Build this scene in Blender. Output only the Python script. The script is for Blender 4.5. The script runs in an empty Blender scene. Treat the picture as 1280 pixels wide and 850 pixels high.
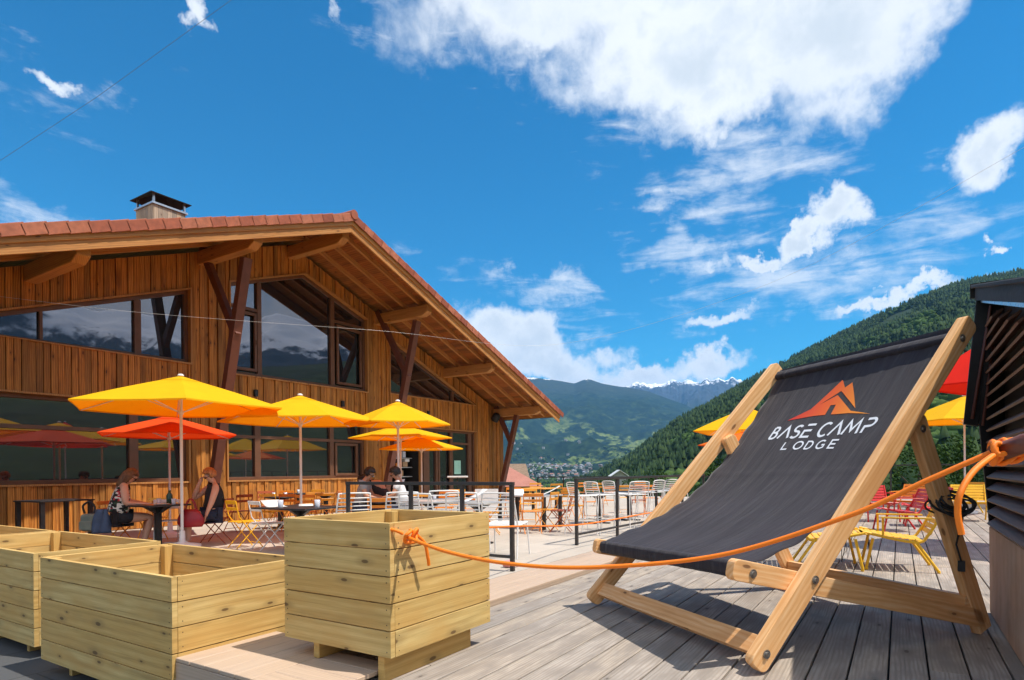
HAZE = 5.5e-5; SUN = 4.3; SKYH = .5; SKYS = 1.2; SKYV = 1.12; SKYT = (.10, .90, 1.06); CLB = 8.4; EXPO = 0.45
import bpy, bmesh, math, random
import numpy as np
from mathutils import Vector, Matrix
random.seed(7); RNG = np.random.default_rng(11)
C = bpy.context.scene.collection
SC = bpy.context.scene
# ---------------------------------------------------------------- camera model
FPX, CX, CY, EYE = 765.0, 640.0, 588.0, 1.18
yaw = math.radians(32.37); rho = 0.0096
FW = Vector((math.cos(yaw), math.sin(yaw), 0)); RT = Vector((math.sin(yaw), -math.cos(yaw), 0)); UP = Vector((0, 0, 1))
cam_d = bpy.data.cameras.new("camera"); cam = bpy.data.objects.new("camera", cam_d); C.objects.link(cam)
cx_ = RT * math.cos(rho) - UP * math.sin(rho); cy_ = RT * math.sin(rho) + UP * math.cos(rho); cz_ = -FW
M = Matrix((cx_, cy_, cz_)).transposed().to_4x4(); M.translation = Vector((0, 0, EYE)); cam.matrix_world = M
cam_d.sensor_width = 36; cam_d.lens = FPX / 1280 * 36; cam_d.shift_y = (CY - 425) / 1280
cam_d.clip_start = 0.05; cam_d.clip_end = 60000
SC.camera = cam

def direction(px, py):
    x = (px - CX) / FPX; y = (CY - py) / FPX
    return FW + (x * math.cos(rho) + y * math.sin(rho)) * RT + (-x * math.sin(rho) + y * math.cos(rho)) * UP
def at(px, D):
    """ground-plan point at bearing px and depth D metres"""
    P = (FW + (px - CX) / FPX * RT) * D
    return P.x, P.y

# ---------------------------------------------------------------- mesh builder
class MB:
    def __init__(s): s.v = []; s.f = []; s.uv = []; s.sm = []; s.mi = []; s.cur = 0
    def add(s, vs, fs, uvs=None, smooth=False):
        o = len(s.v); s.v += [tuple(p) for p in vs]
        for i, f in enumerate(fs):
            s.f.append(tuple(o + k for k in f)); s.sm.append(smooth); s.mi.append(s.cur)
            s.uv.append(uvs[i] if uvs else [(vs[k][0], vs[k][1]) for k in f])
        return s
    def box(s, c, size, R=None, axis=None):
        hx, hy, hz = size[0]/2, size[1]/2, size[2]/2
        c = Vector(c); ou, ov = random.random()*37, random.random()*37
        L = axis if axis is not None else max(range(3), key=lambda i: size[i])
        P = [Vector((x*hx, y*hy, z*hz)) for x in (-1, 1) for y in (-1, 1) for z in (-1, 1)]
        F = [(0,1,3,2,0),(4,6,7,5,0),(0,4,5,1,1),(2,3,7,6,1),(0,2,6,4,2),(1,5,7,3,2)]
        fs, uvs = [], []
        for a, b, cc, d, k in F:
            oth = [i for i in range(3) if i != k]
            if L in oth: u_ax = L; v_ax = [i for i in oth if i != L][0]; sc = 1.0
            else: u_ax, v_ax = oth; sc = 0.35
            fs.append((a, b, cc, d))
            uvs.append([(P[i][u_ax]*sc + ou, P[i][v_ax] + ov + k*0.217) for i in (a, b, cc, d)])
        V = [(R @ p if R else p) + c for p in P]
        return s.add(V, fs, uvs)
    def beam(s, p0, p1, w, h, up=(0, 0, 1), ext=0):
        """box from p0 to p1, w across, h along 'up'"""
        p0, p1 = Vector(p0), Vector(p1); d = p1 - p0; L = d.length; d.normalize()
        p0 = p0 - d*ext; p1 = p1 + d*ext; L += 2*ext
        u = Vector(up); sd = d.cross(u).normalized(); u = sd.cross(d).normalized()
        R = Matrix((d, sd, u)).transposed()
        return s.box((p0+p1)/2, (L, w, h), R, 0)
    def tube(s, pts, r, n=8, closed=False, caps=True):
        pts = [Vector(p) for p in pts]; N = len(pts)
        rr = r if isinstance(r, (list, tuple)) else [r]*N
        rings = []; prev = None; ln = 0
        for i, p in enumerate(pts):
            a = pts[(i-1) % N] if (i > 0 or closed) else p; b = pts[(i+1) % N] if (i < N-1 or closed) else p
            t = (b - a).normalized()
            if prev is None:
                ref = Vector((0, 0, 1)) if abs(t.z) < 0.9 else Vector((1, 0, 0)); x = t.cross(ref).normalized()
            else:
                x = (prev - t*prev.dot(t)).normalized()
            prev = x; y = t.cross(x)
            if i: ln += (p - pts[i-1]).length
            rings.append(([p + (x*math.cos(2*math.pi*k/n) + y*math.sin(2*math.pi*k/n))*rr[i] for k in range(n)], ln))
        vs = [q for R_, _ in rings for q in R_]; fs, uvs = [], []
        M_ = N if closed else N-1
        for i in range(M_):
            j = (i+1) % N
            for k in range(n):
                k2 = (k+1) % n; fs.append((i*n+k, i*n+k2, j*n+k2, j*n+k))
                l0, l1 = rings[i][1], rings[j][1] if j else rings[i][1]+.1
                uvs.append([(l0, k/n), (l0, (k+1)/n), (l1, (k+1)/n), (l1, k/n)])
        s.add(vs, fs, uvs, True)
        if caps and not closed:
            s.add(rings[0][0], [tuple(range(n-1, -1, -1))]); s.add(rings[-1][0], [tuple(range(n))])
        return s
    def lathe(s, c, prof, n=16, smooth=True):
        c = Vector(c); vs = []; fs = []
        for r, z in prof:
            for k in range(n):
                a = 2*math.pi*k/n; vs.append(c + Vector((r*math.cos(a), r*math.sin(a), z)))
        for i in range(len(prof)-1):
            for k in range(n):
                k2 = (k+1) % n; fs.append((i*n+k, i*n+k2, (i+1)*n+k2, (i+1)*n+k))
        s.add(vs, fs, [[(vs[q].x+vs[q].y, vs[q].z) for q in f] for f in fs], smooth)
        m = (len(prof)-1)*n
        if prof[-1][0] > 1e-4: s.add(vs[m:m+n], [tuple(range(n))])
        if prof[0][0] > 1e-4: s.add(vs[:n], [tuple(range(n-1, -1, -1))])
        return s
    def prism(s, poly, off, uvf=None):
        """poly: list of 3-D points; off: extrusion vector"""
        n = len(poly); poly = [Vector(p) for p in poly]; off = Vector(off)
        vs = poly + [p + off for p in poly]
        ou, ov = random.random()*31, random.random()*31
        g = uvf or (lambda p: (p.z + ou, p.x + p.y + ov))
        fs = [tuple(range(n)), tuple(range(2*n-1, n-1, -1))] + [(i, n+i, n+(i+1) % n, (i+1) % n) for i in range(n)]
        return s.add(vs, fs, [[g(vs[k]) for k in f] for f in fs])
    def build(s, name, mats, parent=None, bevel=0, loc=None, seg=1, fixn=True):
        me = bpy.data.meshes.new(name)
        me.from_pydata(s.v, [], s.f); 
        uvl = me.uv_layers.new(name="grain")
        flat = [c for f in s.uv for q in f for c in q]
        uvl.data.foreach_set("uv", flat)
        me.polygons.foreach_set("use_smooth", s.sm); me.polygons.foreach_set("material_index", s.mi)
        if not isinstance(mats, (list, tuple)): mats = [mats]
        for m in mats: me.materials.append(m)
        if fixn:
            bm = bmesh.new(); bm.from_mesh(me); bmesh.ops.recalc_face_normals(bm, faces=bm.faces); bm.to_mesh(me); bm.free()
        me.update()
        o = bpy.data.objects.new(name, me); C.objects.link(o)
        if parent is not None: o.parent = parent
        if loc is not None: o.location = loc
        if bevel:
            b = o.modifiers.new("bevel", 'BEVEL'); b.width = bevel; b.segments = seg; b.limit_method = 'ANGLE'; b.angle_limit = 0.7; b.use_clamp_overlap = True
        return o
def tag(o, label=None, cat=None, group=None, kind=None):
    if label: o["label"] = label
    if cat: o["category"] = cat
    if group: o["group"] = group
    if kind: o["kind"] = kind
    return o
def thing(name, label, cat, loc=(0, 0, 0), rz=0, group=None):
    o = bpy.data.objects.new(name, None); C.objects.link(o); o.location = loc; o.rotation_euler = (0, 0, rz)
    o.empty_display_size = 0.1
    return tag(o, label, cat, group)
def dup(root, loc=None, rz=None, label=None, group=None, mat=None, scale=None):
    r = root.copy(); C.objects.link(r)
    if loc is not None: r.location = loc
    if rz is not None: r.rotation_euler = (0, 0, rz)
    if scale is not None: r.scale = scale
    if label: r["label"] = label
    if group: r["group"] = group
    def rec(src, dst):
        for ch in list(src.children):
            c = ch.copy(); C.objects.link(c); c.parent = dst
            if mat and c.type == 'MESH' and ch.get("tint"):
                c.material_slots[0].link = 'OBJECT'; c.material_slots[0].material = mat
            rec(ch, c)
    rec(root, r)
    return r

# ---------------------------------------------------------------- materials
class NT:
    def __init__(s, nt): s.nt = nt; s.N = nt.nodes; s.L = nt.links
    def n(s, t, **k):
        nd = s.N.new(t)
        for a, b in k.items(): setattr(nd, a, b)
        return nd
    def ln(s, a, b): s.L.new(a, b)
    def setin(s, sock, v):
        if hasattr(v, 'is_output') or isinstance(v, bpy.types.NodeSocket): s.ln(v, sock)
        else: sock.default_value = v
    def math(s, op, a, b=None, c=None, clamp=False):
        nd = s.n('ShaderNodeMath', operation=op, use_clamp=clamp); s.setin(nd.inputs[0], a)
        if b is not None: s.setin(nd.inputs[1], b)
        if c is not None: s.setin(nd.inputs[2], c)
        return nd.outputs[0]
    def vmath(s, op, a, b=None, out=0):
        nd = s.n('ShaderNodeVectorMath', operation=op); s.setin(nd.inputs[0], a)
        if b is not None: s.setin(nd.inputs[1], b)
        return nd.outputs['Value'] if op in ('DOT_PRODUCT', 'LENGTH') else nd.outputs[0]
    def mix(s, f, a, b, blend='MIX'):
        nd = s.n('ShaderNodeMix', data_type='RGBA', blend_type=blend); s.setin(nd.inputs[0], f); s.setin(nd.inputs[6], a); s.setin(nd.inputs[7], b)
        return nd.outputs[2]
    def noise(s, vec, scale, detail=4, rough=.55, dist=0, out='Fac'):
        nd = s.n('ShaderNodeTexNoise'); s.setin(nd.inputs['Vector'], vec)
        nd.inputs['Scale'].default_value = scale; nd.inputs['Detail'].default_value = detail; nd.inputs['Roughness'].default_value = rough; nd.inputs['Distortion'].default_value = dist
        return nd.outputs[out]
    def ramp(s, f, stops, interp='LINEAR'):
        nd = s.n('ShaderNodeValToRGB'); s.setin(nd.inputs[0], f); cr = nd.color_ramp; cr.interpolation = interp
        while len(cr.elements) < len(stops): cr.elements.new(.5)
        for e, (p, c) in zip(cr.elements, stops): e.position = p; e.color = (*c, 1) if len(c) == 3 else c
        return nd.outputs[0]
    def smooth(s, x, a, b):
        nd = s.n('ShaderNodeMapRange', interpolation_type='SMOOTHSTEP'); s.setin(nd.inputs[0], x); s.setin(nd.inputs[1], a); s.setin(nd.inputs[2], b)
        nd.inputs[3].default_value = 0; nd.inputs[4].default_value = 1
        return nd.outputs[0]
    def mapping(s, vec, sc=(1, 1, 1), loc=(0, 0, 0), rot=(0, 0, 0)):
        nd = s.n('ShaderNodeMapping'); s.ln(vec, nd.inputs[0]); nd.inputs['Scale'].default_value = sc; nd.inputs['Location'].default_value = loc; nd.inputs['Rotation'].default_value = rot
        return nd.outputs[0]
    def bump(s, h, strength=.3, dist=.01):
        nd = s.n('ShaderNodeBump'); s.ln(h, nd.inputs['Height']); nd.inputs['Strength'].default_value = strength; nd.inputs['Distance'].default_value = dist
        return nd.outputs[0]
def newmat(name):
    m = bpy.data.materials.new(name); m.use_nodes = True; t = NT(m.node_tree); b = m.node_tree.nodes['Principled BSDF']
    return m, t, b
def rgb(*c): return (*c, 1)
def srgb(r, g, b):
    f = lambda v: (v/255/12.92) if v/255 <= .04045 else ((v/255+.055)/1.055)**2.4
    return (f(r), f(g), f(b))
def plain(name, col, rough=.5, metal=0, var=.12, spec=.5, scale=6, coat=0):
    m, t, b = newmat(name)
    tc = t.n('ShaderNodeTexCoord').outputs['Object']
    nz = t.noise(tc, scale, 4)
    lo = tuple(max(0, c*(1-var)) for c in col); hi = tuple(min(1, c*(1+var)) for c in col)
    t.ln(t.ramp(nz, [(.3, lo), (.7, hi)]), b.inputs['Base Color'])
    r = t.noise(tc, scale*5, 3); t.ln(t.math('MULTIPLY_ADD', r, .25, rough-.12), b.inputs['Roughness'])
    b.inputs['Metallic'].default_value = metal; b.inputs['Specular IOR Level'].default_value = spec; b.inputs['Coat Weight'].default_value = coat
    return m
def wood(name, dark, mid, light, sx=1.2, sy=22, knots=.5, rough=.6, isl=.25, rf=3.4, rw=.2, vary=None, wf=1.0, weather=None, knotcol=(.07, .035, .015), bump=.25):
    m, t, b = newmat(name)
    uv = t.n('ShaderNodeUVMap', uv_map='grain').outputs[0]
    g = t.n('ShaderNodeNewGeometry').outputs['Random Per Island']
    oi = t.n('ShaderNodeObjectInfo').outputs['Random']
    big = t.noise(t.mapping(uv, (sx, 4, 1)), 1.0, 3, .5)
    wv = t.noise(t.mapping(uv, (sx, sy, 1)), 1.0, 5, .65, .35)
    fine = t.noise(t.mapping(uv, (sx*4, sy*7, 1)), 1.0, 3, .6)
    # cathedral rings
    sep = t.n('ShaderNodeSeparateXYZ'); t.ln(uv, sep.inputs[0])
    ringv = t.math('ADD', sep.outputs[1], t.math('MULTIPLY', t.math('ADD', big, t.math('MULTIPLY', t.noise(t.mapping(uv, (sx*1.2, 9, 1), (3, 1, 0)), 1.0, 3, .5), .35)), .10))
    ring = t.math('PINGPONG', t.math('MULTIPLY', ringv, sy*rf), 1.0)
    f = t.math('ADD', t.math('MULTIPLY', wv, .55), t.math('ADD', t.math('MULTIPLY', ring, rw), t.math('MULTIPLY', fine, .5-rw)))
    col = t.ramp(f, [(.28, dark), (.5, mid), (.75, light)])
    iv = t.math('MULTIPLY_ADD', g, isl*2, 1-isl)
    col = t.mix(1, col, t.ramp(g, vary or [(0, (1-isl, 1-isl*.9, 1-isl*.8)), (.5, (1, 1, 1)), (1, (1, 1-isl*.15, 1-isl*.45))]), 'MULTIPLY')
    bl = t.noise(t.mapping(uv, (sx*.9, 3, 1), (5, 3, 0)), 1.3, 3)
    col = t.mix(t.math('MULTIPLY', t.smooth(bl, .48, .72), .6), col, rgb(*dark))
    if weather:
        col = t.mix(t.math('MULTIPLY', t.smooth(t.noise(t.mapping(uv, (1.7, 5, 1), (9, 2, 0)), 1.5, 5), .35, .7), wf), col, rgb(*weather))
    if knots:
        vo = t.n('ShaderNodeTexVoronoi', voronoi_dimensions='2D'); vo.feature = 'F1'; t.ln(t.mapping(uv, (2.2, 6.0, 1)), vo.inputs['Vector']); vo.inputs['Scale'].default_value = 1
        cs = t.n('ShaderNodeSeparateColor'); t.ln(vo.outputs['Color'], cs.inputs[0])
        on = t.math('GREATER_THAN', cs.outputs[0], 1-knots)
        rad = t.math('MULTIPLY_ADD', cs.outputs[1], .07, .035)
        k = t.math('SUBTRACT', 1, t.smooth(vo.outputs['Distance'], t.math('MULTIPLY', rad, .55), rad))
        halo = t.math('SUBTRACT', 1, t.smooth(vo.outputs['Distance'], rad, t.math('MULTIPLY', rad, 3)))
        col = t.mix(t.math('MULTIPLY', t.math('MULTIPLY', halo, on), .4), col, rgb(*[c*.9 for c in dark]))
        col = t.mix(t.math('MULTIPLY', t.math('MULTIPLY', k, on), .8), col, rgb(*knotcol))
    t.ln(col, b.inputs['Base Color'])
    t.ln(t.math('MULTIPLY_ADD', fine, .25, rough-.1), b.inputs['Roughness']); b.inputs['Specular IOR Level'].default_value = .35
    t.ln(t.bump(f, bump, .004), b.inputs['Normal'])
    return m
MAT = {}
MAT['planter'] = wood('pine_treated', (.32, .205, .072), (.58, .405, .155), (.77, .585, .27), .8, 24, .85, .68, .26, rf=1.5, rw=.13, vary=[(0, (.80, .86, .80)), (.25, (.95, .98, .98)), (.5, (1.06, 1.0, .92)), (.75, (.90, .84, .72)), (1, (1.10, .95, .74))], knotcol=(.10, .05, .02), weather=(.56, .32, .09), wf=.6)
MAT['chair_wood'] = wood('larch_beam', (.64, .29, .10), (.86, .47, .20), (.97, .68, .40), 1.3, 26, .12, .5, .14, rf=2.2, rw=.16, knotcol=(.16, .07, .03), bump=.12)
MAT['clad'] = wood('cladding', (.14, .042, .006), (.48, .172, .026), (.76, .34, .078), .9, 17, .3, .6, .45, knotcol=(.045, .014, .004))
MAT['beam'] = wood('glulam', (.30, .115, .028), (.46, .20, .058), (.60, .30, .10), .8, 18, .2, .55, .15)
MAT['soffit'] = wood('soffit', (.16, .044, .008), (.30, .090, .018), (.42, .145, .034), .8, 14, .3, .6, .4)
MAT['deck'] = wood('deck_plank', (.17, .138, .112), (.385, .328, .275), (.53, .462, .395), .8, 26, .22, .8, .24, weather=(.265, .225, .19), knotcol=(.09, .07, .06), bump=.5)
MAT['strip'] = wood('composite', (.40, .29, .21), (.50, .37, .27), (.56, .42, .31), .8, 30, 0, .5, .08, bump=.15)
MAT['chim'] = wood('chimney_wood', (.30, .22, .16), (.45, .34, .25), (.60, .48, .36), .8, 14, .3, .7, .35)
MAT['post'] = plain('painted_post', (.14, .042, .024), .45, 0, .15)
MAT['frame'] = plain('window_frame', (.15, .062, .028), .5, 0, .15)
MAT['dark'] = plain('black_metal', (.018, .017, .018), .42, 0, .2)
MAT['darkrail'] = plain('rail_paint', (.03, .026, .025), .45, 0, .2)
MAT['white'] = plain('white_paint', (.78, .76, .73), .35, 0, .04)
MAT['alu'] = plain('brushed_alu', (.62, .6, .57), .4, .5, .08)
MAT['yellow'] = plain('yellow_paint', (.85, .48, .02), .38, 0, .06)
MAT['lyellow'] = plain('warm_yellow_paint', (.88, .44, .01), .38, 0, .05)
MAT['orange'] = plain('orange_paint', (.78, .24, .02), .4, 0, .08)
MAT['amber'] = plain('amber_paint', (.8, .34, .03), .4, 0, .08)
MAT['rust'] = plain('rust_paint', (.36, .075, .02), .42, 0, .1)
MAT['red'] = plain('red_paint', (.62, .02, .02), .38, 0, .08)
MAT['bolt'] = plain('zinc', (.45, .42, .38), .35, .9, .1, scale=40)
MAT['zinc'] = plain('zinc_sheet', (.5, .52, .55), .3, .8, .1)
MAT['black'] = plain('black_sheet', (.014, .011, .010), .7, 0, .3)
MAT['rubber'] = plain('rubber', (.02, .02, .02), .7)
def fabric(name, col, under, trans=.35):
    m, t, b = newmat(name); N = m.node_tree.nodes; out = N['Material Output']
    tc = t.n('ShaderNodeTexCoord').outputs['Object']
    nz = t.noise(tc, 3, 4); c = t.ramp(nz, [(.3, tuple(x*.93 for x in col)), (.7, tuple(min(1, x*1.04) for x in col))])
    t.ln(c, b.inputs['Base Color']); b.inputs['Roughness'].default_value = .8; b.inputs['Specular IOR Level'].default_value = .2
    wv = t.noise(t.mapping(tc, (1, 1, 1)), 6, 5); t.ln(t.bump(wv, .25, .02), b.inputs['Normal'])
    tr = t.n('ShaderNodeBsdfTranslucent'); tr.inputs[0].default_value = rgb(*under)
    mx = t.n('ShaderNodeMixShader'); mx.inputs[0].default_value = trans
    t.ln(b.outputs[0], mx.inputs[1]); t.ln(tr.outputs[0], mx.inputs[2]); t.ln(mx.outputs[0], out.inputs[0])
    return m
MAT['can_yellow'] = fabric('canopy_yellow', (.93, .58, .008), (1, .20, .0), .38)
MAT['can_red'] = fabric('canopy_red', (.86, .085, .012), (1, .05, .0), .25)
MAT['can_deep'] = fabric('canopy_deep_red', (.80, .022, .010), (1, .02, .0), .35)
MAT['can_orange'] = fabric('canopy_orange', (.88, .20, .02), (1, .12, .0), .38)
MAT['skin'] = plain('skin', (.62, .33, .22), .5, 0, .06)
MAT['skin_tan'] = plain('skin_tanned', (.50, .24, .14), .5, 0, .06)
# deckchair cloth
m, t, b = newmat('canvas_black'); MAT['canvas'] = m
tc = t.n('ShaderNodeTexCoord').outputs['Object']; uv = t.n('ShaderNodeUVMap', uv_map='grain').outputs[0]
nz = t.noise(tc, 2.2, 6); weave = t.noise(t.mapping(uv, (260, 40, 1)), 1, 2)
t.ln(t.ramp(t.math('ADD', t.math('MULTIPLY', nz, .7), t.math('MULTIPLY', weave, .3)), [(.3, (.019, .016, .022)), (.7, (.032, .027, .036))]), b.inputs['Base Color'])
b.inputs['Roughness'].default_value = .85; b.inputs['Sheen Weight'].default_value = .12; b.inputs['Sheen Roughness'].default_value = .5; b.inputs['Specular IOR Level'].default_value = .25
wr = t.noise(t.mapping(uv, (6, 1.3, 1), (0, 0, 0), (0, 0, .25)), 1.5, 4, .5, .4)
t.ln(t.bump(t.math('ADD', t.math('MULTIPLY', wr, .9), t.math('MULTIPLY', weave, .03)), .55, .035), b.inputs['Normal'])
# rope
m, t, b = newmat('rope_orange'); MAT['rope'] = m
uv = t.n('ShaderNodeUVMap', uv_map='grain').outputs[0]
br = t.n('ShaderNodeTexWave', wave_type='BANDS', bands_direction='DIAGONAL'); t.ln(t.mapping(uv, (150, 5, 1)), br.inputs[0]); br.inputs['Scale'].default_value = 1.2
t.ln(t.ramp(br.outputs['Fac'], [(.1, (1, .16, .002)), (.6, (1, .26, .004))]), b.inputs['Base Color']); b.inputs['Roughness'].default_value = .55
t.ln(t.bump(br.outputs['Fac'], .3, .001), b.inputs['Normal'])
# glass of the lodge: coated panes, dimness of the rooms behind painted into the opaque base
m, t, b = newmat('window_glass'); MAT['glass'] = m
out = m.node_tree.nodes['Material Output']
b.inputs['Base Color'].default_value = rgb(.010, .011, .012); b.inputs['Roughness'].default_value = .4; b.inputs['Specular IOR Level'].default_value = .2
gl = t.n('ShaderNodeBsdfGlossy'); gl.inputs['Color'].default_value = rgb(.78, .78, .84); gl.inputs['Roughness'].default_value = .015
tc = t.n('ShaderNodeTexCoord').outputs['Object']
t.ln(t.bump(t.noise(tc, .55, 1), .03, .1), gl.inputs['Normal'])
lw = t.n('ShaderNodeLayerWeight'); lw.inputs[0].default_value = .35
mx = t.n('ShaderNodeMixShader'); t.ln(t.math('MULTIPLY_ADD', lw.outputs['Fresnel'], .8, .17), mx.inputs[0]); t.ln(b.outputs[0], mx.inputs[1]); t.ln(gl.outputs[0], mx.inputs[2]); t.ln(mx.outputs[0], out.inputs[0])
# clear drinking glass / tumbler
MAT['tumbler'] = plain('tumbler', (.55, .55, .6), .1, 0, .1)
# clay tiles
m, t, b = newmat('clay_tile'); MAT['tile'] = m
g = t.n('ShaderNodeNewGeometry').outputs['Random Per Island']; tc = t.n('ShaderNodeTexCoord').outputs['Object']
c1 = t.ramp(g, [(0, (.27, .065, .03)), (.5, (.36, .095, .045)), (1, (.43, .14, .07))]); nz = t.noise(tc, 9, 5)
t.ln(t.mix(1, c1, t.ramp(nz, [(.3, (.75, .75, .75)), (.7, (1.15, 1.15, 1.15))]), 'MULTIPLY'), b.inputs['Base Color']); b.inputs['Roughness'].default_value = .75
t.ln(t.bump(t.noise(tc, 40, 4), .3, .004), b.inputs['Normal'])
# tiled roof surface
m, t, b = newmat('tiled_roof'); MAT['roof'] = m
uv = t.n('ShaderNodeUVMap', uv_map='grain').outputs[0]
bt = t.n('ShaderNodeTexBrick'); t.ln(uv, bt.inputs[0]); bt.inputs['Scale'].default_value = 1; bt.inputs['Brick Width'].default_value = .25; bt.inputs['Row Height'].default_value = .31
bt.inputs['Color1'].default_value = rgb(.30, .08, .04); bt.inputs['Color2'].default_value = rgb(.42, .14, .07); bt.inputs['Mortar'].default_value = rgb(.06, .02, .015); bt.inputs['Mortar Size'].default_value = .012
t.ln(bt.outputs[0], b.inputs['Base Color']); b.inputs['Roughness'].default_value = .8; t.ln(t.bump(bt.outputs['Fac'], -.5, .02), b.inputs['Normal'])
# terrace paving
def paving(name, c1, c2, mort, bw, bh, ms=.004):
    m, t, b = newmat(name); tc = t.n('ShaderNodeTexCoord').outputs['Object']
    bt = t.n('ShaderNodeTexBrick'); t.ln(tc, bt.inputs[0]); bt.offset = .5; bt.inputs['Scale'].default_value = 1; bt.inputs['Brick Width'].default_value = bw; bt.inputs['Row Height'].default_value = bh
    bt.inputs['Color1'].default_value = rgb(*c1); bt.inputs['Color2'].default_value = rgb(*c2); bt.inputs['Mortar'].default_value = rgb(*mort); bt.inputs['Mortar Size'].default_value = ms
    nz = t.noise(tc, 1.3, 6); f2 = t.noise(tc, 60, 3)
    c = t.mix(1, bt.outputs[0], t.ramp(nz, [(.3, (.86, .86, .86)), (.7, (1.06, 1.06, 1.06))]), 'MULTIPLY')
    c = t.mix(.25, c, t.ramp(f2, [(.3, tuple(x*.7 for x in c1)), (.7, c2)]))
    t.ln(c, b.inputs['Base Color']); b.inputs['Roughness'].default_value = .75
    t.ln(t.bump(bt.outputs['Fac'], -.3, .004), b.inputs['Normal'])
    return m
MAT['paving'] = paving('terrace_paving', (.47, .405, .33), (.54, .465, .385), (.30, .26, .22), 1.2, .6)
MAT['slab'] = paving('dark_slab', (.075, .078, .082), (.10, .10, .105), (.03, .03, .03), .8, .8, .008)
# concrete
m, t, b = newmat('concrete'); MAT['concrete'] = m
tc = t.n('ShaderNodeTexCoord').outputs['Object']; nz = t.noise(tc, 3, 6, .65); f2 = t.noise(t.mapping(tc, (1, 1, .2)), 9, 5)
t.ln(t.ramp(t.math('ADD', t.math('MULTIPLY', nz, .6), t.math('MULTIPLY', f2, .4)), [(.3, (.42, .26, .17)), (.7, (.66, .46, .33))]), b.inputs['Base Color']); b.inputs['Roughness'].default_value = .9
t.ln(t.bump(t.noise(tc, 70, 5), .4, .006), b.inputs['Normal'])
MAT['kerb'] = plain('kerb_concrete', (.5, .48, .45), .85)
MAT['louvre'] = wood('louvre', (.10, .042, .026), (.17, .075, .048), (.24, .12, .08), .8, 20, 0, .55, .2, bump=.1)
# ================================================================ DECK, TERRACE
mb = MB(); pitch, bw = .196, .185
y = 3.0 - bw/2
while y > -14:
    x = 0.35 - random.random()*6.2
    while x < 21.0:
        L = random.choice([7.2, 9.0, 6.0]); x1 = min(x+L, 21.0)
        if x1 > .3 :
            xa = max(x, .3)
            mb.box(((xa+x1)/2, y, -.014 + random.uniform(-.0012, .0012)), (x1-xa-.004, bw, .028))
        x += L
    y -= pitch
tag(mb.build('deck', MAT['deck'], bevel=.003), kind='structure')
mb = MB(); mb.box((9, -5.2, -.10), (24, 16.3, .10)); tag(mb.build('deck_underside', MAT['black']), kind='structure')
# composite border boards (one step above the deck) and the near platform
mb = MB()
Y0 = 3.02
for k, (w_, c_) in enumerate([(.145, 0), (.145, 0), (.145, 0), (.145, 0)]):
    yy = Y0 + .0725 + k*.149
    x = 2.062
    while x < 24:
        L = 4.0 if x > 2.5 else 1.3 + .4*k
        mb.box((x+L/2, yy, .05-.0125), (L-.004, .146, .025)); x += L
mb.box((13, Y0+.012, .012), (21.9, .02, .048))
for k in range(4): # near platform running toward the viewer
    xx = 2.062 + .0725 + k*.149
    if xx < 2.62: mb.box((xx, 2.762, .0375), (.146, .50, .025), axis=1)
for k in range(3):
    mb.box((2.062+.36, 3.62+.075+k*.149-.004, .0375), (.72, .145, .025))
mb.box((2.073, 3.12, -.09), (.022, 1.86, .225), axis=1)
tag(mb.build('path', MAT['strip'], bevel=.003), kind='structure')
mb = MB(); mb.box((12.6+3.4/2, 8.55, -.05), (22.6-1.9+.0, 9.86, .2)); 
tag(mb.build('terrace', MAT['paving']), kind='structure')
mb = MB(); mb.box((0.2, 9.0, -.40), (7.2, 14, .12)); tag(mb.build('pavement', MAT['slab']), kind='structure')

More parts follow.
